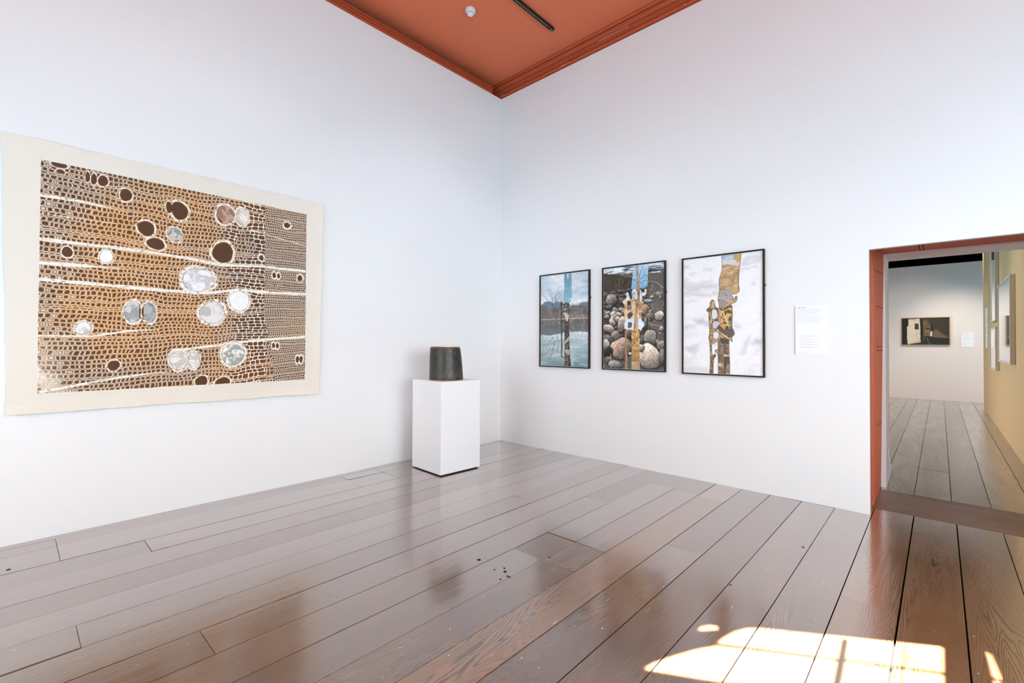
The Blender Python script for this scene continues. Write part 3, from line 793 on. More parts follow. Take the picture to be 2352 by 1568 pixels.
def wall_hanging():
    Wn, Hn = 1120, 960
    s = np.linspace(0, 1, Wn); t = np.linspace(0, 1, Hn)
    Sg, T = np.meshgrid(s, t)
    tl, tr, br, bl = (-4.717, 2.728), (-2.555, 2.735), (-2.588, 0.846), (-4.672, 0.866)
    y = (tl[0]*(1-Sg)+tr[0]*Sg)*(1-T)+(bl[0]*(1-Sg)+br[0]*Sg)*T
    z = (tl[1]*(1-Sg)+tr[1]*Sg)*(1-T)+(bl[1]*(1-Sg)+br[1]*Sg)*T
    X = y+4.537; Y = 2.598-z
    inside = (X > 0.004*(fbm(Y*40, Y*3, 3)-.2)) & (X < PW) & (Y > 0) & (Y < PH)
    Cp, ves = print_field(np.clip(X, 0, PW), np.clip(Y, 0, PH))
    cream = np.array([233, 225, 213])/255
    C = np.tile(cream, X.shape+(1,))
    lt = fbm(X*1.5+4, Y*1.5, 71, 3)
    C = C*(0.975+0.04*lt)[..., None]
    stain = np.clip((fbm(X*5, Y*9, 72, 3)-0.5)*5, 0, 1)*np.clip(1-(Y+0.135)/0.075, 0, 1)*(X > 0.2)*(X < 1.1)
    C = C*(1-stain[..., None]*0.55)+np.array([222, 214, 198])/255*stain[..., None]*0.55
    m = inside[..., None]
    C = np.where(m, Cp, C)
    # faint drawn registration lines just outside the print
    reg = (np.abs(X-0.016) < 0.0015)*(Y > PH-0.02)*(Y < PH+0.03) + (np.abs(Y-PH-0.022) < 0.0015)*(X > 0.016)*(X < 0.7) + (np.abs(X+0.001) < 0.0012)*(Y < 0)*(Y > -0.03)
    C = C*(1-0.25*np.clip(reg, 0, 1)[..., None])+np.array([214, 180, 160])/255*0.25*np.clip(reg, 0, 1)[..., None]
    # torn edges wander, the cloth ripples away from the wall
    ed = lambda v: np.clip(1-v/0.03, 0, 1)
    y = y + ed(Sg)*(0.016*(fbm(T*7, T*0+3, 41)-0.5)+0.004*(vnoise(T*80, T*0, 42)-.5)) + ed(1-Sg)*(0.014*(fbm(T*6, T*0+8, 43)-0.5)+0.004*(vnoise(T*80, T*0, 44)-.5))
    z = z + ed(T)*(0.022*(fbm(Sg*8, Sg*0+5, 45)-0.5)+0.006*(vnoise(Sg*110, Sg*0, 46)-.5)) + ed(1-T)*(0.022*(fbm(Sg*6, Sg*0+2, 47)-0.5)+0.004*(vnoise(Sg*110, Sg*0, 48)-.5))
    out = 0.012 + 0.006*fbm(Sg*4, T*5, 51, 3) + 0.012*ed(1-T)*fbm(Sg*9, T*0, 52, 2) + 0.008*ed(1-Sg)*fbm(T*8, T*0, 53, 2)
    P = np.stack([out, y, z], -1)
    me = grid_mesh('wall_hanging', P, C)
    o = link('wall_hanging', me, attr_mat('printed_cloth', rough=0.85, spec=0.15, weave=0.15))
    md = o.modifiers.new('cloth_thickness', 'SOLIDIFY'); md.thickness = 0.0012; md.offset = -1
    tag(o, 'large cream cloth printed with brown wood cells, hung unframed on the left wall', 'wall hanging')
    # frayed threads round the edge
    mb = MB(); r = random.Random(3)
    n = 0
    for k in range(260):
        side = r.random()
        if side < 0.42: i, jn = r.randrange(Wn), 0
        elif side < 0.66: i, jn = r.randrange(Wn), Hn-1
        elif side < 0.85: i, jn = 0, r.randrange(Hn)
        else: i, jn = Wn-1, r.randrange(Hn)
        p = Vector(P[jn, i]); d = Vector((0, -1 if i == 0 else (1 if i == Wn-1 else 0), 1 if jn == 0 else (-1 if jn == Hn-1 else 0)))
        ln = r.uniform(0.006, 0.02) if side < .66 else r.uniform(.006, .018)
        d = (d + Vector((r.uniform(0, .3), r.uniform(-.9, .9), r.uniform(-.9, .5)))).normalized()
        mid = p+d*ln*0.5+Vector((0, 0, -ln*0.1)); end = p+d*ln+Vector((0, 0, -ln*0.35))
        mb.tube([p-d*0.004, mid, end], 0.0007, n=4)
    tag(mb.build('frayed_threads', THREAD, o), kind='stuff')
    # applied patches
    tint = {1: ((176,136,112),(150,112,90),(196,160,140)), 2: ((232,220,206),(204,188,168),(244,240,236)), 3: ((176,170,156),(212,202,194),(146,146,134)), 4: ((246,240,236),(236,222,208),(250,248,248)),
            5: ((226,220,222),(198,190,190),(238,234,238)), 6: ((172,170,164),(214,204,202),(150,154,152)), 7: ((142,156,156),(176,172,170),(116,134,136)), 8: ((208,200,196),(190,182,180),(228,222,220)),
            10: ((246,246,248),(240,236,232),(250,250,252)), 11: ((222,212,206),(196,186,178),(236,230,228)), 12: ((222,208,200),(196,190,178),(238,230,228)), 13: ((214,200,186),(150,156,150),(244,238,232))}
    def patch_mat(k):
        a, b_, c = tint[k]
        m, nt, b = new_mat('applied_patch_%d' % k)
        tc = N(nt, 'ShaderNodeTexCoord')
        nz = N(nt, 'ShaderNodeTexNoise'); nz.inputs['Scale'].default_value = 9; nz.inputs['Detail'].default_value = 2
        nt.links.new(tc.outputs['Object'], nz.inputs['Vector'])
        mxv = N(nt, 'ShaderNodeMix', data_type='VECTOR'); mxv.inputs['Factor'].default_value = 0.12
        nt.links.new(tc.outputs['Object'], mxv.inputs['A']); nt.links.new(nz.outputs['Color'], mxv.inputs['B'])
        vo = N(nt, 'ShaderNodeTexVoronoi'); vo.inputs['Scale'].default_value = 22 if k != 10 else 10
        nt.links.new(mxv.outputs['Result'], vo.inputs['Vector'])
        rp = N(nt, 'ShaderNodeValToRGB'); e = rp.color_ramp.elements
        rp.color_ramp.interpolation = 'EASE'
        e[0].color = S(*a); e[1].color = S(*c); e[1].position = 0.62
        e2 = rp.color_ramp.elements.new(0.38); e2.color = S(*b_)
        sp = N(nt, 'ShaderNodeSeparateColor'); nt.links.new(vo.outputs['Color'], sp.inputs['Color'])
        n3 = N(nt, 'ShaderNodeTexNoise'); n3.inputs['Scale'].default_value = 30; n3.inputs['Detail'].default_value = 3; n3.inputs['Distortion'].default_value = 1.5
        nt.links.new(tc.outputs['Object'], n3.inputs['Vector'])
        mf = N(nt, 'ShaderNodeMix', data_type='FLOAT'); mf.inputs[0].default_value = 0.6
        nt.links.new(sp.outputs['Red'], mf.inputs[2]); nt.links.new(n3.outputs['Fac'], mf.inputs[3])
        nt.links.new(mf.outputs[0], rp.inputs['Fac'])
        nt.links.new(rp.outputs['Color'], b.inputs['Base Color'])
        b.inputs['Roughness'].default_value = 0.4; b.inputs['Specular IOR Level'].default_value = 0.25
        bp = N(nt, 'ShaderNodeBump'); bp.inputs['Strength'].default_value = 0.4; bp.inputs['Distance'].default_value = 0.004
        nt.links.new(vo.outputs['Distance'], bp.inputs['Height']); nt.links.new(bp.outputs['Normal'], b.inputs['Normal'])
        return m
    RIM = mat('patch_rim', S(120, 84, 54), rough=0.7)
    r = random.Random(9)
    mats = {k: patch_mat(k) for k in tint}
    for (vx, vy, ax, ay, k) in ves:
        if k in (0, 9): continue
        pts = []
        for q in range(44):
            th = 2*math.pi*q/44
            lob = 1+0.05*math.sin(2*th+vx*9)+0.035*math.sin(3*th+vy*11)+0.015*math.sin(6*th+vx*20)
            rr = lob*(0.985+r.uniform(-.02, .02))
            dx, dy = ax*rr*math.cos(th), ay*rr*math.sin(th)
            if k == 6: dx = min(dx, ax*0.72)
            if k == 7: dx = max(dx, -ax*0.72)
            if k == 1 and 1.9 < th < 2.5: dx *= .8; dy *= .82
            pts.append((vx+dx, vy+dy))
        # sit just proud of the cloth at that spot
        w = lambda x, y, h: (h, x-4.537, 2.598-y)
        i0 = int(np.clip((vx+0.18)/2.16*Wn, 0, Wn-1)); j0 = int(np.clip((vy+0.13)/1.88*Hn, 0, Hn-1))
        hh = float(out[max(0, j0-40):j0+40, max(0, i0-40):i0+40].max())+0.0008
        mb = MB(); mb.prism([w(x, y, hh) for x, y in pts], (0.0016, 0, 0))
        pt = mb.build('applied_patch', mats[k], o)
        mb = MB()
        cx, cy = sum(p[0] for p in pts)/len(pts), sum(p[1] for p in pts)/len(pts)
        mb.tube([w(x, y, hh+0.001) for x, y in pts]+[w(*pts[0], hh+0.001)], 0.0011, n=5)
        mb.build('dark_rim', RIM, pt)
wall_hanging()

# ------------------------------------------------------------------ the three framed prints
def scatter_lines(p, pts0, n, rgb, w, spread, ln, seed, a=1.0):
    r = random.Random(seed)
    for k in range(n):
        x, y = r.choice(pts0); x += r.uniform(-spread, spread); y += r.uniform(-spread, spread)
        th = r.uniform(0, 6.28); l = ln*r.uniform(.5, 1.3)
        p.line([(x, y), (x+l*math.cos(th)*.6, y+l*math.sin(th)*.6), (x+l*math.cos(th+.5), y+l*math.sin(th+.5))], rgb, w, a)

def paint_lake():
    p = Paint(360, 560, [(40,130),(775,48),(772,1522),(40,1495)], 0.72/1.13)
    X, Y, U, V = p.X, p.Y, p.U, p.V
    cl = fbm(X*3.2+2, Y*7.5, 5, 5)
    sky = np.array([186,206,218])/255
    p.c[:] = sky
    p.blend(np.clip((cl-0.33)*4.0+(0.4-U)*.6, 0, 1), (228,232,235))
    p.blend(np.clip((fbm(X*4+7, Y*11, 15, 4)-0.5)*3, 0, 1)*.6, (196,206,213))
    p.blend(np.clip((U-.55)*3, 0, 1)*np.clip((fbm(X*3, Y*9+4, 25, 4)-0.48)*4, 0, 1)*.8, (140,176,198))
    p.poly([(500,540),(560,505),(640,490),(770,470),(776,560),(500,600)], (236,236,236), .008, .012)
    p.poly([(480,560),(560,540),(640,535),(700,512),(776,512),(776,620),(480,620)], (186,198,206), .006, .01)
    p.poly([(40,575),(110,525),(150,512),(200,520),(235,545),(275,512),(320,522),(350,550),(420,560),(420,640),(40,640)], (104,132,150), .004, .006)
    p.poly([(640,545),(700,528),(776,525),(776,640),(600,640)], (112,130,146), .004)
    hills = p.polymask([(40,615),(120,600),(200,618),(300,610),(430,606),(520,578),(640,570),(700,585),(776,580),(776,780),(40,800)], .004, .006)
    hn = fbm(X*22, Y*30, 33, 4)
    p.blend(hills, (118,112,108)); p.blend(hills*np.clip((hn-.5)*4, 0, 1)*.6, (86,82,80)); p.blend(hills*np.clip((.42-hn)*5, 0, 1)*.5, (150,140,132))
    p.blend(hills*np.clip((V-.42)*14, 0, 1)*.35, (142,128,118))
    wm = p.polymask([(40,796),(776,772),(776,990),(600,975),(480,985),(300,1010),(200,1030),(40,1030)], .006, .012)
    p.blend(np.clip((V-(0.515-0.0*U))*200, 0, 1)*(Y > .46), (176,196,202))
    low = np.clip((V-.57)*8, 0, 1)
    p.blend(np.clip((V-.80)*5, 0, 1), (142,162,164))
    p.blend(np.clip((V-.9)*9, 0, 1)*np.clip(U*1.6-.3, 0, 1), (104,128,132))
    wn = fbm(X*5, Y*34, 41, 4)
    wl = (V > .56)
    p.blend(wl*np.clip((wn-.56)*6, 0, 1)*.7, (226,230,232)); p.blend(wl*np.clip((.42-wn)*5, 0, 1)*.45, (112,140,146))
    p.blend(wl*np.clip((U-.55)*4, 0, 1)*np.clip((V-.74)*6, 0, 1)*.5, (112,148,156))
    p.blend(wl*np.exp(-((V-.63)/.04)**2)*.75*np.clip(fbm(X*4, Y*12, 43, 3)*1.5, 0, 1), (232,233,232))
    p.blend(wm, (112,108,106)); p.blend(wm*np.clip((wn-.5)*4, 0, 1)*.4, (90,92,92))
    p.blend(wm*np.clip((V-.575)*22, 0, 1)*.8, (108,126,130))
    p.line([(40,797),(400,784),(776,770)], (214,210,204), .006)
    # bare trees and their mirror image
    tr = (92,84,80)
    for b in ([(288,1060),(284,880),(290,760),(318,640)], [(284,790),(240,690),(180,610)], [(250,720),(232,580),(200,480),(150,285)], [(240,600),(222,480),(195,330)], [(290,760),(262,560),(258,400)],
              [(300,740),(290,540),(300,470),(370,385)], [(310,680),(345,560),(362,420)], [(232,580),(130,480),(55,400)], [(180,640),(90,570),(52,600)], [(140,700),(60,640),(90,620)], [(150,790),(100,700),(70,680)], [(215,480),(250,440)], [(282,520),(262,420),(345,375)]):
        p.line(b, tr, .008, .95, .0028, .004)
    for b in ([(270,840),(200,720),(165,590)], [(250,880),(190,780)], [(185,880),(150,800)], [(330,860),(315,740),(340,640)], [(300,820),(340,870)], [(120,880),(105,800)], [(490,840),(540,700),(590,690)], [(500,850),(600,740)], [(505,820),(545,760)],
              [(690,760),(668,690),(664,610)], [(650,670),(690,740)], [(690,770),(715,840),(690,900)], [(680,845),(676,1000),(650,1130)], [(520,870),(545,945)]):
        p.line(b, (186,176,168), .005, .85, .003, .004)
    for b in ([(285,1070),(240,1190),(230,1300),(160,1470)], [(240,1200),(190,1340),(170,1420)], [(300,1060),(318,1140),(295,1270),(318,1310)], [(195,1250),(110,1320),(45,1370)], [(240,1060),(160,1140),(128,1230)], [(60,1050),(100,1150),(85,1270)], [(50,1000),(60,1110)], [(270,1260),(350,1380)], [(235,1240),(260,1340)]):
        p.line(b, (84,88,88), .007, .85, .003, .009)
    # cut-out post: blue upper part, collage below, thin arm on the left, pale reflection on the right
    blue = [(406,50),(440,50),(443,150),(456,172),(470,150),(470,40),(504,40),(512,180),(508,330),(518,450),(496,470),(470,468),(500,490),(500,528),(440,532),(392,532),(398,440),(400,360),(408,300),(400,180)]
    m = p.polymask(p.sm(blue), .002, .003)
    p.line(p.sm(blue)+[p.sm(blue)[0]], (90,110,124), .006, .7)
    g = np.clip((V-.1)/.22, 0, 1)[..., None]
    p.blend(m, (np.array([112,158,180])*(1-g)+np.array([150,190,210])*g)/255)
    p.blend(m*(np.abs(V-.163) < .003)*.6, (190,210,220))
    p.blend(m*np.clip((V-.27)*20, 0, 1)*.6, (120,172,200))
    p.poly([(470,475),(498,478),(486,510)], (226,230,232), .003)
    strip = [(400,534),(474,534),(484,600),(482,700),(474,800),(476,940),(484,1120),(486,1240),(492,1370),(512,1580),(404,1580),(408,1380),(410,1240),(408,1000),(406,860),(404,760),(364,700),(366,670),(398,650),(392,600)]
    m = p.polymask(p.sm(strip), .002, .004)
    sn = fbm(X*40, Y*40, 61, 4)
    p.blend(m, (70,60,54)); p.blend(m*np.clip((sn-.52)*7, 0, 1)*.8, (104,92,82)); p.blend(m*np.clip((.4-sn)*7, 0, 1)*.7, (44,40,38))
    p.poly([(392,622),(470,628),(400,650)], (196,176,160), .003); p.poly([(372,690),(420,680),(482,730),(450,830),(420,800),(410,740)], (206,194,182), .003, .008)
    p.poly([(415,1120),(482,1035),(482,1110),(412,1170)], (180,170,162), .003, .006); p.poly([(414,1250),(486,1252),(488,1340),(450,1330),(414,1290)], (186,164,146), .003)
    scatter_lines(p, [(440, 560+k*40) for k in range(24)], 60, (196,186,174), .0025, 26, 34, 6, .7)
    arm = [(352,520),(372,520),(374,545),(390,555),(398,580),(368,570),(360,700),(404,652),(404,672),(368,700),(362,800),(404,800),(372,830),(366,960),(404,930),(372,1010),(370,1150),(380,1210),(368,1300),(372,1366),(410,1370),(410,1382),(360,1378),(352,1340),(356,1180),(352,980),(350,700),(346,580),(332,572)]
    p.poly(p.sm(arm), (74,66,62), .0015, .003)
    p.poly([(490,1240),(572,1180),(560,1300),(548,1506),(512,1506)], (170,200,206), .006, 0, .75)
    scatter_lines(p, [(70+k*22, 700) for k in range(16)], 46, (120,110,104), .0022, 60, 70, 12, .8)
    scatter_lines(p, [(480+k*24, 745) for k in range(12)], 24, (178,168,160), .002, 40, 60, 13, .7)
    p.c *= (1+0.12*(fbm(X*70, Y*70, 88, 3)-0.5))[..., None]
    return p.c

def paint_rocks():
    p = Paint(380, 580, [(60,155),(868,68),(865,1518),(60,1478)], 0.72/1.13)
    X, Y, U, V = p.X, p.Y, p.U, p.V
    n = fbm(X*14, Y*16, 5, 5)
    p.c[:] = np.array([74,66,58])/255
    p.blend(np.clip((n-.5)*5, 0, 1)*.7, (50,44,38))
    p.blend(np.clip((fbm(X*6, Y*50, 8, 3)-.52)*5, 0, 1)*.5*(V < .3), (96,84,68))
    right = p.polymask([(655,90),(870,70),(870,1520),(800,1518),(800,1200),(730,980),(660,900),(650,600)], .01)
    p.blend(right, (98,96,92)); p.blend(right*np.clip((fbm(X*5, Y*6, 12, 3)-.4)*3, 0, 1)*.5, (112,108,104))
    p.poly([(60,1340),(450,1320),(870,1480),(870,1520),(60,1480)], (98,98,92), .01)
    p.poly([(620,230),(675,230),(668,1150),(640,1150),(652,820),(590,420)], (104,92,70), .006, 0, .85)
    top = p.polymask([(58,150),(870,60),(870,205),(640,210),(440,215),(300,225),(60,215)], .004, .006)
    tn = fbm(X*12, Y*70, 18, 3)
    p.blend(top, (150,160,172)); p.blend(top*np.clip((tn-.5)*9, 0, 1), (222,228,236)); p.blend(top*np.clip((.43-tn)*9, 0, 1), (58,56,56))
    p.poly([(200,225),(440,220),(440,270),(340,262)], (112,98,72), .006, .01)
    for cx, cy, rx, ry in ((245,335,30,52), (285,340,32,60), (405,370,24,44)):
        pts = [(cx+rx*math.cos(t*.4), cy+ry*math.sin(t*.4)) for t in range(17)]
        p.line(pts, (126,112,82), .004, .8, None, .008)
    for b in ([(90,300),(110,330),(100,380)], [(200,400),(260,415),(340,400)], [(60,370),(75,340)]): p.line(b, (120,106,80), .003, .7)
    ST = [(90,500,40,30,(108,96,88),0),(190,470,45,16,(104,98,94),0),(310,450,72,22,(96,90,86),.1),(390,435,40,18,(92,86,80),0),(165,565,80,70,(140,134,130),0),(310,575,50,45,(106,98,94),.2),(300,515,50,18,(90,84,80),0),(80,660,34,16,(88,86,84),0),
          (135,660,36,26,(118,114,112),0),(115,745,50,24,(140,140,142),0),(220,708,48,32,(142,128,120),.3),(300,698,40,26,(160,152,146),.2),(200,760,50,45,(176,168,164),-.4),(270,765,40,30,(168,160,156),.2),(195,810,62,34,(164,152,144),-.5),(107,795,32,26,(158,150,144),.2),
          (330,740,34,34,(132,120,112),0),(250,830,40,38,(170,158,150),.2),(178,872,46,40,(176,164,156),.5),(85,900,30,30,(90,82,78),0),(130,950,76,52,(176,160,148),.4),(310,890,62,105,(172,156,144),.1),(215,1030,60,44,(150,140,134),-.3),(270,1085,80,50,(90,84,80),-.4),
          (410,1010,50,60,(112,102,96),0),(110,1110,80,80,(104,102,100),.4),(80,1170,60,80,(168,164,158),.6),(290,1215,140,140,(170,148,130),-.2),(125,1260,60,60,(56,50,46),0),(590,1110,70,66,(96,92,88),.3),(680,1090,86,120,(136,132,128),.2),(780,1130,26,30,(150,146,142),0),
          (620,700,52,76,(150,130,108),0),(685,730,24,28,(150,138,132),0),(670,800,60,56,(112,104,98),0),(600,830,40,40,(96,88,80),0),(618,880,24,70,(118,116,114),.1),(665,1330,152,165,(202,186,170),.25),(555,1210,44,50,(170,158,146),0),(830,1180,56,70,(150,138,128),.4),(850,1330,60,110,(118,112,106),0),
          (120,1370,40,46,(120,116,112),.2),(215,1430,100,46,(150,152,148),.1),(800,495,48,32,(140,136,132),0),(820,540,22,26,(126,122,118),0),(706,535,26,20,(172,160,150),0),(655,585,50,24,(168,172,176),.1),(800,785,62,62,(196,180,170),.4),(830,960,30,36,(158,150,144),.3),(815,1020,18,12,(160,154,148),0),(60,1460,14,30,(170,160,150),0),(420,1290,26,20,(190,184,178),0)]
    rr_ = random.Random(4)
    SM = [(rr_.uniform(60, 640), rr_.uniform(450, 1000), rr_.uniform(12, 26), rr_.uniform(9, 20), tuple(v*q_ for v in (128, 118, 110)), rr_.uniform(-.5, .5)) for q_ in [rr_.uniform(.65, 1.2) for _ in range(70)]]
    for i, (cx, cy, rx, ry, c, rot) in enumerate(SM+ST):
        p.ell(cx+4, cy+6, rx*1.10, ry*1.12, (36,31,28), rot, .22, .2, .75, i)
        c = tuple(v*.94 for v in c); p.ell(cx, cy, rx, ry, c, rot, .08, .2, 1.0, i, .62, .30)
    for b in ([(650,330),(740,325),(800,360),(840,400),(866,415)], [(830,385),(845,500),(866,530)], [(715,365),(715,410),(690,450)], [(700,640),(710,680),(740,695)], [(770,690),(795,710)], [(866,590),(855,650)], [(690,905),(780,915),(830,925),(850,960)], [(685,880),(700,960)], [(665,820),(668,900)], [(725,495),(740,480)]):
        p.line(b, (178,164,152), .006, .9, .004, .004)
    p.line([(156,1300),(160,1480)], (176,160,142), .012)
    # cut-out
    sky = [(482,60),(658,40),(648,350),(652,380),(610,412),(560,420),(430,430),(440,330),(448,210)]
    m = p.polymask(sky, .002, .003); g = np.clip(V/.26, 0, 1)[..., None]
    p.blend(m, (np.array([176,202,222])*(1-g)+np.array([122,170,206])*g)/255)
    body = [(430,425),(560,420),(560,520),(610,520),(632,490),(630,430),(600,430),(590,480),(565,470),(560,430),(578,560),(580,640),(560,830),(600,880),(600,920),(568,960),(560,1000),(545,965),(340,968),(336,900),(350,860),(330,750),(340,640),(310,600),(320,575),(350,560),(372,530),(350,500),(385,455),(402,520),(412,560),(430,575),(440,540)]
    m = p.polymask(p.sm(body), .002, .004)
    bn = fbm(X*30, Y*18, 44, 4)
    p.blend(m, (216,192,160)); p.blend(m*np.clip((bn-.52)*6, 0, 1)*.8, (170,134,92)); p.blend(m*np.clip((.42-bn)*6, 0, 1)*.6, (236,222,204))
    p.blend(m*(V < .33), (214,222,232)); p.blend(m*(V < .33)*np.clip((bn-.5)*8, 0, 1)*.6, (170,170,176))
    wb = m*np.clip((V-.505)*60, 0, 1)
    p.blend(wb, (214,224,236))
    for pts, c in (([(380,590),(400,580),(425,610),(432,680),(420,705),(390,710),(376,680),(372,630)], (64,50,40)), ([(380,760),(410,735),(450,745),(452,775),(415,820),(400,825),(384,800)], (92,80,74)), ([(390,872),(430,868),(442,900),(436,935),(400,952),(386,940)], (116,96,86)), ([(590,455),(600,425),(610,440),(604,485)], (70,60,54))):
        p.poly(pts, c, .003, .003)
    p.poly([(376,640),(428,640),(420,705),(390,708)], (142,126,116), .003, .008)
    p.poly([(436,970),(540,966),(540,1180),(432,1180)], (178,134,76), .002, .003); p.poly([(344,968),(372,966),(368,1060),(366,1240),(384,1340),(380,1560),(344,1560),(350,1200)], (160,130,100), .002, .006)
    p.poly([(434,1178),(540,1178),(545,1570),(434,1568)], (180,146,98), .002)
    st = p.polymask([(434,1178),(540,1178),(545,1570),(434,1568)], .002)
    wv = fbm(X*9, Y*60, 47, 4)
    p.blend(st*np.clip((wv-.5)*7, 0, 1)*.8, (136,106,68)); p.blend(st*np.clip((.42-wv)*7, 0, 1)*.7, (214,186,142))
    p.blend(st*np.clip((V-.9)*18, 0, 1)*.7, (176,160,142))
    m = p.polymask([(436,970),(540,966),(540,1180),(432,1180)], .002)
    p.blend(m*np.clip((fbm(X*60, Y*26, 48, 3)-.5)*7, 0, 1)*.9, (240,214,160)); p.blend(m*np.clip((.42-fbm(X*60, Y*26, 48, 3))*7, 0, 1)*.8, (112,78,40))
    trunk = [(486,50),(522,46),(530,220),(528,330),(548,430),(545,540),(524,640),(516,760),(512,900),(530,1000),(528,1180),(450,1180),(456,980),(470,840),(480,700),(508,560),(512,420),(494,240)]
    m = p.polymask(p.sm(trunk), .002, .004)
    p.blend(m, (176,144,110)); p.blend(m*np.clip((fbm(X*70, Y*26, 52, 3)-.5)*7, 0, 1)*.8, (128,92,58)); p.blend(m*np.clip((V-.42)*5, 0, 1)*np.clip((fbm(X*80, Y*30, 53, 3)-.45)*6, 0, 1)*.8, (232,204,150))
    p.blend(m*(V < .15)*.7, (190,168,150))
    for b in ([(530,330),(590,250),(650,240)], [(530,290),(560,170),(590,110)], [(540,350),(610,310),(650,318)], [(545,400),(500,330),(452,290)], [(548,420),(620,390),(645,350)], [(500,260),(520,200)], [(545,520),(470,480),(440,520)], [(545,540),(480,400),(446,440)], [(520,690),(570,570)], [(512,640),(490,560),(440,580)], [(440,440),(436,500),(470,470)], [(500,600),(440,520),(380,520),(350,480)], [(525,240),(500,170)], [(575,380),(575,350)], [(460,300),(500,300)], [(520,720),(560,660)]):
        p.line(b, (92,78,70), .005, .9, .0025, .004)
    scatter_lines(p, [(452+k*9, 980+j*40) for k in range(9) for j in range(5)], 60, (236,208,150), .0028, 8, 40, 14, .8)
    scatter_lines(p, [(452+k*9, 980+j*40) for k in range(9) for j in range(5)], 40, (104,72,38), .0024, 8, 40, 15, .8)
    p.c = np.clip((p.c-0.42)*1.12+0.40, 0, 1)
    p.c *= (1+0.26*(fbm(X*70, Y*70, 88, 3)-0.5))[..., None]
    return p.c

def paint_snow():
    p = Paint(430, 640, [(72,160),(995,58),(985,1512),(62,1462)], 0.72/1.13)
    X, Y, U, V = p.X, p.Y, p.U, p.V
    p.c[:] = np.array([240,239,241])/255
    n1 = fbm(X*4+1, Y*16, 3, 5); n2 = fbm(X*9, Y*12, 7, 5)
    up = np.clip(1.15-V*1.5, 0, 1)
    p.blend(np.clip((n1-.56)*6, 0, 1)*.45*up, (192,188,190)); p.blend(np.clip((.42-n1)*6, 0, 1)*.5, (240,239,241))
    p.blend(np.clip((n2-.55)*5, 0, 1)*.4*np.clip(V*1.6-.4, 0, 1), (204,203,212)); p.blend(np.clip((.44-n2)*5, 0, 1)*.5, (241,241,243))
    for pts, c, a in (([(75,470),(300,460),(420,470),(470,490),(330,490),(80,485)], (196,194,198), .8), ([(75,565),(220,545),(380,552),(470,560),(300,575),(80,572)], (206,202,204), .8), ([(130,510),(225,488),(222,506),(150,535),(80,555)], (198,196,200), .9),
                      ([(190,850),(290,848),(362,880),(362,940),(300,910),(220,890)], (194,194,208), .9), ([(66,930),(160,915),(190,935),(120,965),(66,975)], (204,204,214), .9), ([(75,1185),(140,1165),(230,1160),(225,1200),(180,1240),(120,1230)], (208,207,212), 1),
                      ([(862,1118),(900,1080),(985,1090),(985,1150),(920,1158),(870,1145)], (200,199,206), 1), ([(800,1080),(840,1040),(830,1150),(770,1240),(720,1260),(750,1190)], (206,206,216), .8), ([(66,1400),(200,1395),(360,1420),(360,1470),(66,1455)], (210,209,218), .7),
                      ([(640,880),(700,900),(740,960),(660,960)], (206,206,216), .7), ([(760,155),(880,128),(870,142),(770,165)], (200,198,200), .7), ([(730,280),(930,235),(925,250),(740,292)], (206,203,206), .8), ([(850,440),(890,430),(880,445)], (196,194,198), .8), ([(300,270),(400,262),(380,282),(310,282)], (210,207,210), .8), ([(130,330),(220,310),(190,330)], (206,204,208), .8), ([(280,412),(400,405),(370,422)], (208,205,208), .8), ([(350,1130),(460,1110),(465,1160),(370,1160)], (204,205,212), .7)):
        p.poly(pts, c, .018, .02, a)
    out1 = [(515,40),(640,30),(750,20),(728,200),(716,300),(706,450),(720,520),(690,552),(640,556),(620,576),(650,600),(640,625),(668,618),(672,590),(690,582),(690,620),(672,656),(636,664),(600,680),(632,690),(634,800),(626,960),(640,965),(662,1028),(620,1062),(632,1118),(612,1085),(590,1100),(592,1260),(600,1360),(592,1580),(468,1580),(468,1240),(430,1232),(434,1208),(468,1205),(470,1110),(430,1105),(414,1138),(400,1112),(388,1130),(390,1240),(396,1280),(436,1252),(434,1280),(412,1310),(404,1400),(402,1580),(358,1580),(376,1380),(376,1200),(370,1110),(358,1060),(374,1000),(362,860),(366,770),(338,752),(336,735),(376,712),(382,640),(420,622),(428,690),(448,722),(486,726),(484,660),(468,620),(494,520),(484,390),(524,280),(524,180)]
    m = p.polymask(p.sm(out1), .0018, .002)
    edge = p.polymask(out1, .004, .002)
    p.line(p.sm(out1)+[p.sm(out1)[0]], (86,66,50), .011, .95)
    wn = fbm(X*22+fbm(X*6, Y*6, 2)*3, Y*40+fbm(X*6, Y*6, 9)*4, 13, 4)
    p.blend(m, (186,148,106)); p.blend(m*np.clip((wn-.54)*7, 0, 1)*.7, (148,112,78)); p.blend(m*np.clip((.43-wn)*7, 0, 1)*.7, (222,190,146))
    zone = lambda pts, c, a=1., j=.01: p.blend(p.polymask(pts, .004, j)*m*a, c)
    zone([(518,105),(640,96),(660,150),(524,165)], (160,186,206)); zone([(520,160),(690,150),(690,225),(600,215),(526,215)], (212,206,208)); zone([(560,130),(640,120),(650,140),(560,150)], (196,212,224))
    zone([(640,95),(742,88),(728,190),(690,185),(665,140)], (192,158,104)); zone([(690,190),(726,190),(716,235),(680,232)], (214,196,186))
    for k in range(14):
        y = 235+k*20; p.blend(m*0+p.polymask([(500,y),(700,y-22),(700,y-17),(500,y+5)], .003, .012)*m*.55, (226,202,166))
    zone([(496,520),(650,505),(650,560),(620,580),(650,605),(600,640),(480,640),(470,610)], (164,158,156)); zone([(650,470),(716,500),(690,552),(650,552)], (206,160,92))
    zone([(470,600),(560,600),(590,640),(560,690),(486,730)], (150,140,132)); zone([(590,650),(640,630),(660,655),(600,672)], (196,160,110))
    dk = [(484,720),(632,690),(634,800),(626,960),(662,1028),(590,1100),(470,1000),(456,960),(490,900)]
    zone(dk, (108,86,58)); 
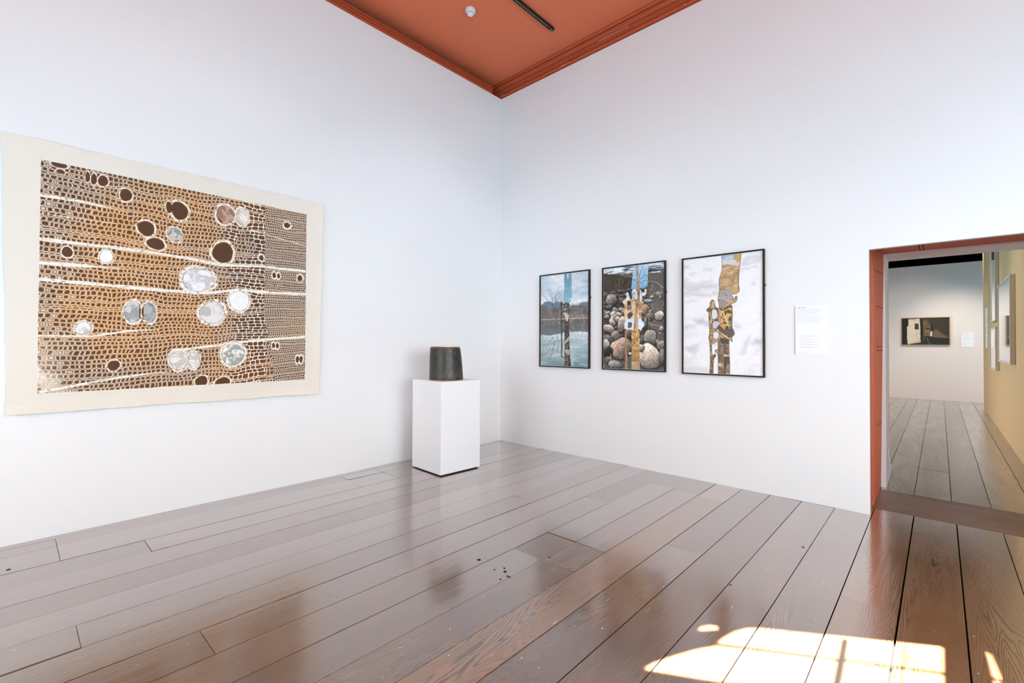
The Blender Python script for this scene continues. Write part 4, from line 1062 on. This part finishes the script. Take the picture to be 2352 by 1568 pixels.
    mk = p.polymask(dk, .003)*m; cn = fbm(X*46, Y*46, 29, 3)
    p.blend(mk*np.clip((cn-.52)*9, 0, 1), (214,170,92)); p.blend(mk*np.clip((.42-cn)*9, 0, 1)*.9, (58,48,38))
    zone([(540,810),(610,780),(600,850),(550,860)], (222,168,80)); zone([(500,910),(556,900),(548,980),(510,960)], (212,156,76))
    zone([(586,840),(628,820),(628,930),(560,890)], (66,56,48)); zone([(520,970),(640,960),(660,1028),(600,1070),(500,1000)], (92,80,66)); zone([(470,920),(500,930),(560,1000),(480,1010)], (92,76,58))
    lo = p.polymask([(468,1080),(594,1080),(594,1490),(466,1490)], .003)*m
    p.blend(lo, (124,98,74)); p.blend(lo*np.clip((cn-.56)*9, 0, 1)*.8, (176,146,112)); p.blend(lo*np.clip((.42-cn)*9, 0, 1)*.6, (88,68,52)); zone([(486,1060),(590,1080),(588,1140),(500,1130)], (74,60,48))
    zone([(530,1260),(594,1262),(594,1278),(530,1276)], (236,224,206)); zone([(540,1290),(560,1290),(556,1480),(526,1480)], (72,56,46)); zone([(470,1360),(500,1360),(500,1395),(476,1392)], (220,200,172)); zone([(580,1270),(590,1370),(570,1370),(566,1300)], (72,56,46))
    ar = p.polymask([(330,620),(480,620),(470,900),(400,1110),(440,1260),(400,1480),(350,1480),(350,800)], .003)*m*(1-p.polymask([(484,720),(484,1100),(600,1100),(600,600),(484,600)], .003))
    p.blend(ar, (122,98,74)); p.blend(ar*np.clip((cn-.54)*9, 0, 1)*.8, (198,160,108)); p.blend(ar*np.clip((.43-cn)*9, 0, 1)*.7, (84,66,50))
    zone([(404,650),(424,640),(426,720),(404,725)], (222,180,116))
    for b in ([(480,740),(540,780),(560,860),(610,940)], [(500,800),(560,870),(628,880)], [(560,870),(628,910)], [(560,870),(600,960)], [(460,985),(520,1020),(560,1060),(612,1082)], [(470,610),(540,610),(580,640),(630,640)], [(500,850),(560,880)], [(370,770),(400,870),(370,880)], [(520,760),(620,720)], [(540,830),(520,720)]):
        p.line(b, (236,208,158), .006, .9)
    for b in ([(640,420),(660,360),(700,320)], [(520,540),(580,590),(560,550)], [(500,470),(600,450),(700,430)]): p.line(b, (120,88,58), .005, .7)
    hole = ([(398,745),(420,732),(452,745),(464,790),(456,835),(430,850),(400,845),(394,800)], (222,221,228)), ([(404,890),(430,870),(480,876),(494,905),(466,925),(450,955),(420,962),(404,940)], (196,196,208)), ([(408,1010),(430,995),(466,1000),(480,1030),(466,1070),(440,1082),(412,1070)], (224,223,228))
    for pts, c in hole:
        pts = p.sm(pts); p.line(pts+[pts[0]], (92,72,56), .012, .95); p.poly(pts, c, .002)
    p.c *= (1+0.03*(fbm(X*70, Y*70, 88, 3)-0.5))[..., None]
    return p.c

PRINTM = attr_mat('photographic_print', rough=0.35, spec=0.35)
def framed_print(x0, x1, z0, z1, art, label, seed):
    D, Fw = 0.036, 0.0135
    o = empty('framed_photograph', ((x0+x1)/2, 0, (z0+z1)/2))
    cx, cz = (x0+x1)/2, (z0+z1)/2; w, h = (x1-x0)/2, (z1-z0)/2
    m = MB()
    yb, yf = -0.003, -D
    m.box(-w, -w+Fw, yf, yb, -h, h); m.box(w-Fw, w, yf, yb, -h, h)
    m.box(-w+Fw, w-Fw, yf, yb, -h, -h+Fw); m.box(-w+Fw, w-Fw, yf, yb, h-Fw, h)
    m.build('frame', FRAMEWOOD, o, bevel=0.0012, seg=1)
    m = MB(); m.box(-w+Fw, w-Fw, -0.022, -0.006, -h+Fw, h-Fw); m.build('backing_board', PAPER, o)
    iw, ih = w-Fw-0.003, h-Fw-0.003
    print_mesh('print', art, (-iw, -0.0235, ih), (2*iw, 0, 0), (0, 0, -2*ih), PRINTM, o)
    m = MB(); m.box(w-0.001, w+0.006, -0.006, -0.003, h*0.42, h*0.42+0.02); m.build('mirror_plate', BLACK, o)
    tag(o, label, 'framed picture', 'framed photographs on the right-hand wall')
framed_print(0.735, 1.495, 1.058, 2.232, paint_lake(), 'dark framed photograph of a lake with bare trees and mountains, nearest the corner', 1)
framed_print(1.668, 2.430, 1.058, 2.228, paint_rocks(), 'dark framed photograph of river stones with a blue and tan cut-out, middle of three', 2)
framed_print(2.605, 3.366, 1.052, 2.222, paint_snow(), 'dark framed photograph of snow with a golden cut-out, beside the text panel', 3)

# ------------------------------------------------------------------ wall texts
def text_obj(body, size, loc, rot, m, parent, name):
    cu = bpy.data.curves.new(name, 'FONT'); cu.body = body; cu.size = size; cu.extrude = 0.0003
    o = bpy.data.objects.new(name, cu); col.objects.link(o); cu.materials.append(m)
    bpy.context.view_layer.update()
    me = bpy.data.meshes.new_from_object(o.evaluated_get(bpy.context.evaluated_depsgraph_get()))
    bpy.data.objects.remove(o)
    me.name = name
    o = bpy.data.objects.new(name, me); col.objects.link(o)
    o.parent = parent; o.location = loc; o.rotation_euler = rot
    return o

def bars(lines, seed, m, parent, name, y, xl, h):
    """illegible small print: rows of word-length strokes"""
    r = random.Random(seed); mb = MB()
    for z, x0, x1 in lines:
        x = x0
        while x < x1-0.002:
            l = min(r.uniform(0.004, 0.016), x1-x)
            mb.box(x, x+l, y-0.0003, y, z-h*.38, z+h*.38)
            x += l+0.0026
    return mb.build(name, m, parent)

def panel_main():
    x0, x1, z0, z1 = 3.606, 3.824, 1.268, 1.688
    o = empty('mounted_text_panel', (x0, 0, z0))
    m = MB(); m.box(0, x1-x0, -0.010, -0.0005, 0, z1-z0); m.build('card', PAPER, o)
    m = MB(); m.box(-0.0012, 0.0, -0.010, -0.0005, 0, z1-z0); m.build('card_edge', CARDEDGE, o)
    W, H = x1-x0, z1-z0
    fx = lambda q: (q-108)/(920-108)*W; fz = lambda q: H-(q-125)/(1475-125)*H
    text_obj('Bibi Manavi', 0.0145, (fx(172), -0.0104, fz(190)), (math.pi/2, 0, 0), INKRED, o, 'heading_lettering')
    L1 = [(fz(222+24.4*k), fx(172), fx(e)) for k, e in enumerate((795, 850, 845, 805, 820, 720, 580))]
    L1 += [(fz(418+27*k), fx(172), fx(e)) for k, e in enumerate((850, 835, 800, 855, 850, 770, 830, 400))]
    bars(L1[:7], 3, INKGREY, o, 'paragraph_lettering', -0.0101, 0, 0.0024); bars(L1[7:], 6, INKGREY, o, 'paragraph_lettering', -0.0101, 0, 0.0024)
    L2 = []
    for k, (a, b) in enumerate(((640, 795), (490, 760), (550, 750), (575, 750), (580, 750))):
        z = 957+74*k; L2 += [(fz(z), fx(247), fx(a)), (fz(z+25), fx(247), fx(b)), (fz(z), fx(213), fx(226))]
    for k in range(5): bars(L2[3*k:3*k+3], 5+k, INKGREY2, o, 'caption_lettering', -0.0101, 0, 0.0024)
    bars([(fz(1412), fx(175), fx(495))], 5, INKGREY2, o, 'credit_lettering', -0.0101, 0, 0.0024)
    tag(o, 'white text panel with a red heading on the wall beside the doorway', 'text panel')
    # small panel in the far room
    x0, x1, z0, z1 = 4.914, 5.127, 1.309, 1.66
    o = empty('mounted_text_panel', (x0, 10.9, z0))
    m = MB(); m.box(0, x1-x0, -0.010, -0.0005, 0, z1-z0); m.build('card', PAPER, o)
    m = MB(); m.box(-0.0015, 0, -0.010, -0.0005, 0, z1-z0); m.build('card_edge', CARDEDGE, o)
    W, H = x1-x0, z1-z0
    fx = lambda q: (q-1775)/(2092-1775)*W; fz = lambda q: H-(q-543)/(925-543)*H
    bars([(fz(566), fx(1800), fx(1865)), (fz(566), fx(1872), fx(1955))], 2, INKRED, o, 'heading_lettering', -0.0101, 0, 0.008)
    for rows in ([(fz(590+13*k), fx(1800), fx(e)) for k, e in enumerate((2075, 2060, 2070, 2070, 1870))], [(fz(660+13*k), fx(1800), fx(e)) for k, e in enumerate((2070, 2075, 2065, 2070, 2065, 1980))],
                 [(fz(800), fx(1800), fx(2060))], [(fz(830+14*k), fx(1822), fx(1868)) for k in range(4)], [(fz(904), fx(1800), fx(1900))]):
        bars(rows, 4, INKGREY, o, 'paragraph_lettering', -0.0101, 0, 0.005)
    tag(o, 'small white text panel on the far wall beyond the doorway, right of the dark picture', 'text panel')
panel_main()

# ------------------------------------------------------------------ plinth and bronze vessel
def plinth():
    o = empty('plinth', (0.5635, -1.4195, 0), math.radians(-2.6))
    s = 0.2615
    m = MB(); m.box(-s, s, -s, s, 0.012, 0.955); m.build('body', WHITE2, o, bevel=0.0015, seg=2)
    m = MB(); m.box(-s+.02, s-.02, -s+.02, s-.02, 0, 0.012); m.build('recessed_base', DARKGAP, o)
    tag(o, 'tall white square plinth standing on the floor near the corner', 'plinth')
plinth()

def bronze_mat():
    m, nt, b = new_mat('patinated_bronze')
    L = nt.links.new
    tc = N(nt, 'ShaderNodeTexCoord')
    mp = N(nt, 'ShaderNodeMapping'); mp.inputs['Scale'].default_value = (1, 1, 0.55); L(tc.outputs['Object'], mp.inputs['Vector'])
    n1 = N(nt, 'ShaderNodeTexNoise'); n1.inputs['Scale'].default_value = 17; n1.inputs['Detail'].default_value = 8; n1.inputs['Roughness'].default_value = .65; L(mp.outputs[0], n1.inputs['Vector'])
    r = N(nt, 'ShaderNodeValToRGB'); e = r.color_ramp.elements
    e[0].position = .34; e[0].color = S(34, 33, 30); e[1].position = .7; e[1].color = S(88, 72, 60)
    e2 = r.color_ramp.elements.new(.5); e2.color = S(54, 50, 45)
    L(n1.outputs['Fac'], r.inputs['Fac'])
    n2 = N(nt, 'ShaderNodeTexNoise'); n2.inputs['Scale'].default_value = 40; n2.inputs['Detail'].default_value = 5; L(tc.outputs['Object'], n2.inputs['Vector'])
    # bronze shows through where the rim and foot are rubbed
    sx = N(nt, 'ShaderNodeSeparateXYZ'); L(tc.outputs['Object'], sx.inputs[0])
    def mr(f, a, bb, c, d):
        n = N(nt, 'ShaderNodeMapRange'); L(f, n.inputs['Value']); n.inputs['From Min'].default_value = a; n.inputs['From Max'].default_value = bb
        n.inputs['To Min'].default_value = c; n.inputs['To Max'].default_value = d; return n.outputs['Result']
    up = mr(sx.outputs['Z'], 0.345, 0.362, 0, 1); dn = mr(sx.outputs['Z'], 0.0, 0.014, 1, 0)
    mx = N(nt, 'ShaderNodeMath', operation='MAXIMUM'); L(up, mx.inputs[0]); L(dn, mx.inputs[1])
    ml = N(nt, 'ShaderNodeMath', operation='MULTIPLY'); L(mx.outputs[0], ml.inputs[0]); L(mr(n2.outputs['Fac'], .3, .6, .2, 1), ml.inputs[1])
    mix = N(nt, 'ShaderNodeMix', data_type='RGBA'); L(ml.outputs[0], mix.inputs['Factor']); L(r.outputs['Color'], mix.inputs['A']); mix.inputs['B'].default_value = S(150, 106, 68)
    L(mix.outputs['Result'], b.inputs['Base Color'])
    b.inputs['Metallic'].default_value = 0.35
    L(mr(n2.outputs['Fac'], .3, .7, .30, .46), b.inputs['Roughness'])
    bp = N(nt, 'ShaderNodeBump'); bp.inputs['Strength'].default_value = 0.25; bp.inputs['Distance'].default_value = .004
    L(n1.outputs['Fac'], bp.inputs['Height']); L(bp.outputs['Normal'], b.inputs['Normal'])
    return m

def vessel():
    h = 0.364; n = 72
    prof = [(0.0, 0.0), (0.178, 0.0), (0.184, 0.003), (0.1855, 0.012), (0.184, 0.06), (0.182, 0.12), (0.179, 0.19), (0.1745, 0.26), (0.169, 0.32), (0.1655, 0.350), (0.1635, 0.360), (0.160, 0.364), (0.153, 0.362), (0.150, 0.354), (0.148, 0.30), (0.155, 0.10), (0.15, 0.03), (0.0, 0.03)]
    m = MB(); m.lathe(prof, n)
    for v in m.bm.verts:                       # hand-made: leaning and a little out of round
        t = v.co.z/h; th = math.atan2(v.co.y, v.co.x); r = math.hypot(v.co.x, v.co.y)
        k = 1+0.012*math.sin(2*th+0.6)+0.007*math.sin(3*th+2*t)
        # the side away from the corner stays upright while the other slopes
        v.co.x *= k; v.co.y *= k
        ax = Vector((0.633, 0.774, 0)); s = t*t*0.012
        v.co.x -= ax.x*s; v.co.y -= ax.y*s
        v.co.z += 0.0035*t*math.sin(th*2+1.2)*(1 if r > .1 else 0)
    o = m.build('bronze_vessel', bronze_mat(), None, smooth=True)
    o.location = (0.569, -1.429, 0.955); o.scale = (0.978, 0.978, 0.975)
    tag(o, 'squat dark bronze drum-shaped vessel standing on the white plinth', 'vessel')
vessel()

# ------------------------------------------------------------------ ceiling fittings
def fittings():
    o = empty('smoke_detector', (0.779, -1.293, ZC))
    m = MB(); m.lathe([(0.0, 0), (0.055, 0), (0.056, -0.004), (0.056, -0.026), (0.053, -0.030), (0.0, -0.030)], 40); m.build('base', PLASTIC, o, smooth=False)
    m = MB(); m.lathe([(0.050, -0.029), (0.048, -0.036), (0.034, -0.055), (0.026, -0.060), (0.020, -0.0615), (0.0, -0.062)], 40); m.build('dome', PLASTIC, o, smooth=True)
    m = MB()
    for a0 in range(0, 360, 60):
        for rr, zz in ((0.0435, -0.0425), (0.0385, -0.0495)):
            pts = []
            for a in range(a0+6, a0+50, 6):
                t = math.radians(a); pts.append((rr*math.cos(t)*1.0, rr*math.sin(t), zz))
            m.tube(pts, 0.0015, 6)
        t = math.radians(a0); m.tube([(0.047*math.cos(t), 0.047*math.sin(t), -0.0385), (0.031*math.cos(t), 0.031*math.sin(t), -0.0575)], 0.0014, 6)
    m.build('vent_slots', SLOT, o)
    tag(o, 'small round white smoke detector on the terracotta ceiling', 'smoke detector')
    o = empty('lighting_track', (1.262, -0.445, ZC))
    w = 0.0185
    m = MB(); m.box(-w, -w+.006, -7.0, 0, -0.034, 0); m.box(w-.006, w, -7.0, 0, -0.034, 0); m.box(-w+.006, w-.006, -7.0, 0, -0.012, 0)
    m.box(-w+.006, -w+.010, -7.0, -.06, -.034, -.030); m.box(w-.010, w-.006, -7.0, -.06, -.034, -.030)
    m.build('channel', BLACK, o)
    m = MB(); m.box(-0.005, 0.005, -7.0, -0.08, -0.028, -0.0125); m.build('conductor', STEEL, o)
    m = MB(); m.box(-w+.0005, w-.0005, -0.055, 0.001, -0.035, -0.012); m.build('end_cap', DARKGREY, o, bevel=.0015)
    m = MB(); m.lathe([(0, -.0365), (.004, -.0365), (.004, -.034)], 14, 0, -.02); m.lathe([(0, -.0365), (.003, -.0365), (.003, -.034)], 14, 0, -.045); m.build('screw', STEEL, o)
    tag(o, 'black lighting track fixed along the terracotta ceiling', 'lighting track')
fittings()

# ------------------------------------------------------------------ things in the far room
def paint_meter():
    p = Paint(330, 190, [(245,180),(1458,165),(1458,852),(245,852)], 0.87/0.65)
    X, Y, U, V = p.X, p.Y, p.U, p.V
    n = fbm(X*5, Y*5, 3, 5)
    p.c[:] = np.array([66,56,46])/255
    p.blend(np.clip((n-.4)*3, 0, 1)*.5, (94,78,60))
    p.poly([(240,175),(412,175),(412,370),(372,380),(372,640),(385,855),(240,855)], (36,34,32), .004, .006)
    lit = [(412,185),(700,180),(715,240),(722,420),(726,700),(735,790),(640,830),(430,850),(392,850),(374,700),(376,385),(412,372)]
    m = p.polymask(lit, .006, .008)
    p.blend(m, (224,206,184)); p.blend(m*np.clip((fbm(X*8, Y*8, 9, 4)-.5)*3, 0, 1)*.35, (206,184,158)); p.blend(m*np.clip((U-.3)*6, 0, 1)*np.clip((V-.7)*5, 0, 1)*.7, (190,156,104))
    p.poly([(722,200),(785,215),(795,640),(770,790),(735,800)], (28,30,30), .006)
    p.poly([(790,215),(905,240),(960,300),(860,340),(850,620),(800,640)], (118,90,54), .02, .02)
    p.poly([(960,190),(1458,175),(1458,640),(1330,600),(1090,390),(960,300)], (62,56,48), .03, .03); p.poly([(1030,560),(1120,440),(1330,600),(1440,660),(1040,650)], (110,90,70), .03, .02)
    p.poly([(790,640),(1040,650),(1458,690),(1458,855),(980,855),(740,800),(770,650)], (44,48,46), .006); p.poly([(1040,640),(1458,668),(1458,690),(1040,662)], (128,104,76), .004)
    p.poly([(770,640),(860,655),(850,760),(770,720)], (74,58,48), .02)
    p.poly([(740,800),(920,840),(980,855),(400,855),(560,820)], (60,46,34), .006)
    p.poly([(850,345),(992,340),(985,620),(860,630)], (126,110,92), .004); p.poly([(985,320),(1060,360),(1050,520),(990,520)], (36,38,38), .012)
    for x in (868, 912, 955): p.poly([(x-18,365),(x+16,362),(x+12,400),(x-14,402)], (58,50,44), .004)
    p.poly([(860,420),(975,430),(970,470),(865,465)], (52,46,42), .006, .01); p.poly([(885,600),(900,545),(925,560),(930,605)], (60,54,50), .004); p.poly([(940,540),(970,545),(960,585)], (70,62,56), .004); p.poly([(990,520),(1030,505),(1022,640),(975,640)], (226,220,212), .003)
    p.poly([(578,305),(684,315),(684,465),(576,465)], (150,112,76), .002); p.poly([(588,318),(676,325),(676,456),(586,456)], (44,34,30), .002)
    for b in ([(640,330),(640,455)], [(600,390),(670,392)]): p.line(b, (150,112,84), .012)
    for b, c, w in (([(245,205),(520,200),(640,182)], (30,30,28), .016), ([(520,215),(700,235)], (60,50,40), .008), ([(700,240),(660,310)], (50,40,32), .008), ([(640,470),(622,560),(632,700),(660,745),(720,745)], (96,76,54), .008), ([(690,440),(690,560),(720,630)], (52,44,36), .010), ([(650,640),(690,690),(725,700)], (120,96,64), .006), ([(455,830),(600,790),(740,770)], (120,88,44), .012), ([(905,680),(915,760),(980,850)], (180,160,140), .012), ([(1090,390),(1220,510),(1440,660)], (44,38,34), .010), ([(850,240),(900,300),(930,300)], (60,46,32), .006), ([(1380,375),(1450,350)], (110,98,84), .008), ([(820,460),(850,360)], (64,50,40), .008)):
        p.line(b, c, w, .9)
    for x, y in ((440,755), (555,672), (395,620), (545,220)): p.ell(x, y, 8, 10, (176,154,128))
    return p.c

def far_things():
    x0, x1, z0, z1 = 3.811, 4.714, 1.363, 2.046
    o = empty('framed_picture', ((x0+x1)/2, 10.9, (z0+z1)/2)); w, h = (x1-x0)/2, (z1-z0)/2
    m = MB(); f = .013
    m.box(-w, -w+f, -.05, -.004, -h, h); m.box(w-f, w, -.05, -.004, -h, h); m.box(-w+f, w-f, -.05, -.004, -h, -h+f); m.box(-w+f, w-f, -.05, -.004, h-f, h)
    m.build('frame', GOLDFRAME, o)
    m = MB(); m.box(-w+f, w-f, -.03, -.006, -h+f, h-f); m.build('backing_board', BLACK, o)
    iw, ih = w-f, h-f
    print_mesh('print', paint_meter(), (-iw, -.032, ih), (2*iw, 0, 0), (0, 0, -2*ih), PRINTM, o)
    tag(o, 'wide dark picture of a meter box on the far wall beyond the doorway', 'framed picture')
    # glazed pale frames seen edge-on along the tan wall
    GL, nt, b = new_mat('picture_glazing')
    b.inputs['Base Color'].default_value = S(206, 202, 204); b.inputs['Roughness'].default_value = 0.03; b.inputs['Specular IOR Level'].default_value = 0.9
    b.inputs['Coat Weight'].default_value = 1; b.inputs['Coat IOR'].default_value = 1.9; b.inputs['Coat Roughness'].default_value = 0.02
    for y0, y1, z0, z1, d, lab in ((3.80, 5.47, 1.115, 2.245, .051, 'large pale glazed frame on the tan wall, nearest the doorway'), (5.88, 6.75, 1.745, 3.02, .050, 'pale frame on the tan wall, upper of the two behind the large one'), (5.91, 6.99, 0.955, 1.650, .050, 'pale frame on the tan wall, lower of the two behind the large one')):
        o = empty('glazed_frame', (5.225, (y0+y1)/2, (z0+z1)/2)); w, h = (y1-y0)/2, (z1-z0)/2; f = .022
        m = MB()
        m.box(-d, -.002, -w, -w+f, -h, h); m.box(-d, -.002, w-f, w, -h, h); m.box(-d, -.002, -w+f, w-f, -h, -h+f); m.box(-d, -.002, -w+f, w-f, h-f, h)
        m.build('frame', PALEFRAME, o, bevel=.0015, seg=1)
        m = MB(); m.box(-d+.008, -.004, -w+f, w-f, -h+f, h-f); m.build('glazing', GL, o)
        tag(o, lab, 'framed picture', 'pale frames on the tan wall')
    o = empty('mounted_text_panel', (5.225, 8.60, 1.70))
    m = MB(); m.box(-.012, -.0005, -.32, .30, -.39, .39); m.build('card', PAPER, o)
    m = MB(); r = random.Random(2)
    z = .33
    while z > -.34:
        m.box(-.0124, -.0119, -.24, r.uniform(-.05, .2), z, z+.012); z -= .03 if r.random() < .8 else .07
    m.build('body_lettering', INKGREY2, o)
    tag(o, 'tall white text panel seen edge-on at the far end of the tan wall', 'text panel')
    # cable dropping down the white door reveal
    m = MB(); m.tube([(4.1545, 1.20, 0.34), (4.158, 1.22, 0.26), (4.166, 1.25, 0.16), (4.164, 1.22, 0.09), (4.156, 1.17, 0.05)], .004, 8)
    tag(m.build('cable', PLASTIC, None, smooth=True), 'thin white cable dangling at the foot of the white door reveal', 'cable')
    # scraps on the floor
    m = MB(); m.prism([(3.846, -1.058, .001), (3.862, -1.05, .001), (3.856, -1.036, .001), (3.843, -1.044, .001)], (0, 0, .004))
    tag(m.build('dry_leaf_scrap', mat('dry_leaf', S(196, 138, 70), rough=.7), None), 'tiny orange leaf scrap lying on the boards near the doorway', 'leaf scrap')
far_things()

# ------------------------------------------------------------------ light
def lights():
    w = bpy.data.worlds.new('World'); sc.world = w; w.use_nodes = True
    nt = w.node_tree; bg = nt.nodes['Background']; bg.inputs['Strength'].default_value = SKY_STRENGTH
    tc = N(nt, 'ShaderNodeTexCoord'); sp = N(nt, 'ShaderNodeSeparateXYZ'); nt.links.new(tc.outputs['Generated'], sp.inputs[0])
    rp = N(nt, 'ShaderNodeValToRGB'); e = rp.color_ramp.elements           # bright overcast sky over darker ground
    mr = N(nt, 'ShaderNodeMapRange'); mr.inputs['From Min'].default_value = -1; nt.links.new(sp.outputs['Z'], mr.inputs['Value'])
    e[0].position = 0.47; e[0].color = GROUND; e[1].position = 0.52; e[1].color = SKY
    nt.links.new(mr.outputs['Result'], rp.inputs['Fac']); nt.links.new(rp.outputs['Color'], bg.inputs['Color'])
    sd = bpy.data.lights.new('sun', 'SUN'); sd.energy = SUN; sd.angle = math.radians(0.25); sd.color = (1.0, 0.98, 0.96)
    o = bpy.data.objects.new('sun', sd); col.objects.link(o)
    o.rotation_euler = Vector((-0.05, 1.0, -1.0)).to_track_quat('-Z', 'Y').to_euler(); o.location = (4, -14, 9)
    def spot(name, loc, at, e, colr, size, blend=.9, rad=.06):
        d = bpy.data.lights.new(name, 'SPOT'); d.energy = e; d.color = colr; d.spot_size = math.radians(size); d.spot_blend = blend; d.shadow_soft_size = rad
        o = bpy.data.objects.new(name, d); col.objects.link(o); o.location = loc
        o.rotation_euler = (Vector(at)-Vector(loc)).to_track_quat('-Z', 'Y').to_euler()
    W = (1.0, .92, .82); C = (.90, .95, 1.0)
    for n, l, a, e, c, s in SPOTS: spot(n, l, a, e, W if c else C, s)
SKY = (0.85, 0.945, 0.98, 1); SKY_STRENGTH = 11.3; SUN = 150.0; GROUND = (0.43, 0.72, 0.87, 1)
SPOTS = [('track_spot', (2.9, -3.7, 4.85), (0.0, -3.6, 1.5), 34, 1, 75), ('track_spot', (2.6, -1.9, 4.85), (0.0, -1.2, 1.6), 52, 0, 70), ('track_spot', (1.3, -2.9, 4.85), (1.1, 0.0, 1.3), 36, 0, 70), ('track_spot', (2.5, -2.9, 4.85), (2.4, 0.0, 1.3), 32, 0, 70),
         ('far_wall_spot', (4.0, 8.2, 3.9), (4.1, 10.9, 1.2), 110, 1, 62), ('far_wall_spot', (5.0, 8.8, 3.9), (4.8, 10.9, 0.4), 260, 1, 66),
         ('tan_wall_spot', (3.7, 3.4, 3.6), (5.2, 3.6, 1.3), 70, 1, 80), ('tan_wall_spot', (4.0, 6.2, 3.6), (5.2, 6.4, 1.4), 60, 1, 75), ('tan_wall_spot', (4.3, 8.0, 3.2), (5.2, 8.9, 1.7), 20, 1, 60)]
lights()

sc.view_settings.view_transform = 'Standard'; sc.view_settings.look = 'None'
sc.view_settings.gamma = 1.0; sc.view_settings.use_curve_mapping = False
sc.view_settings.exposure = 0.06
sc.cycles.use_denoising = True
sc.cycles.max_bounces = 10; sc.cycles.diffuse_bounces = 7; sc.cycles.glossy_bounces = 5
sc.cycles.sample_clamp_indirect = 8
sc.cycles.caustics_reflective = False; sc.cycles.caustics_refractive = False
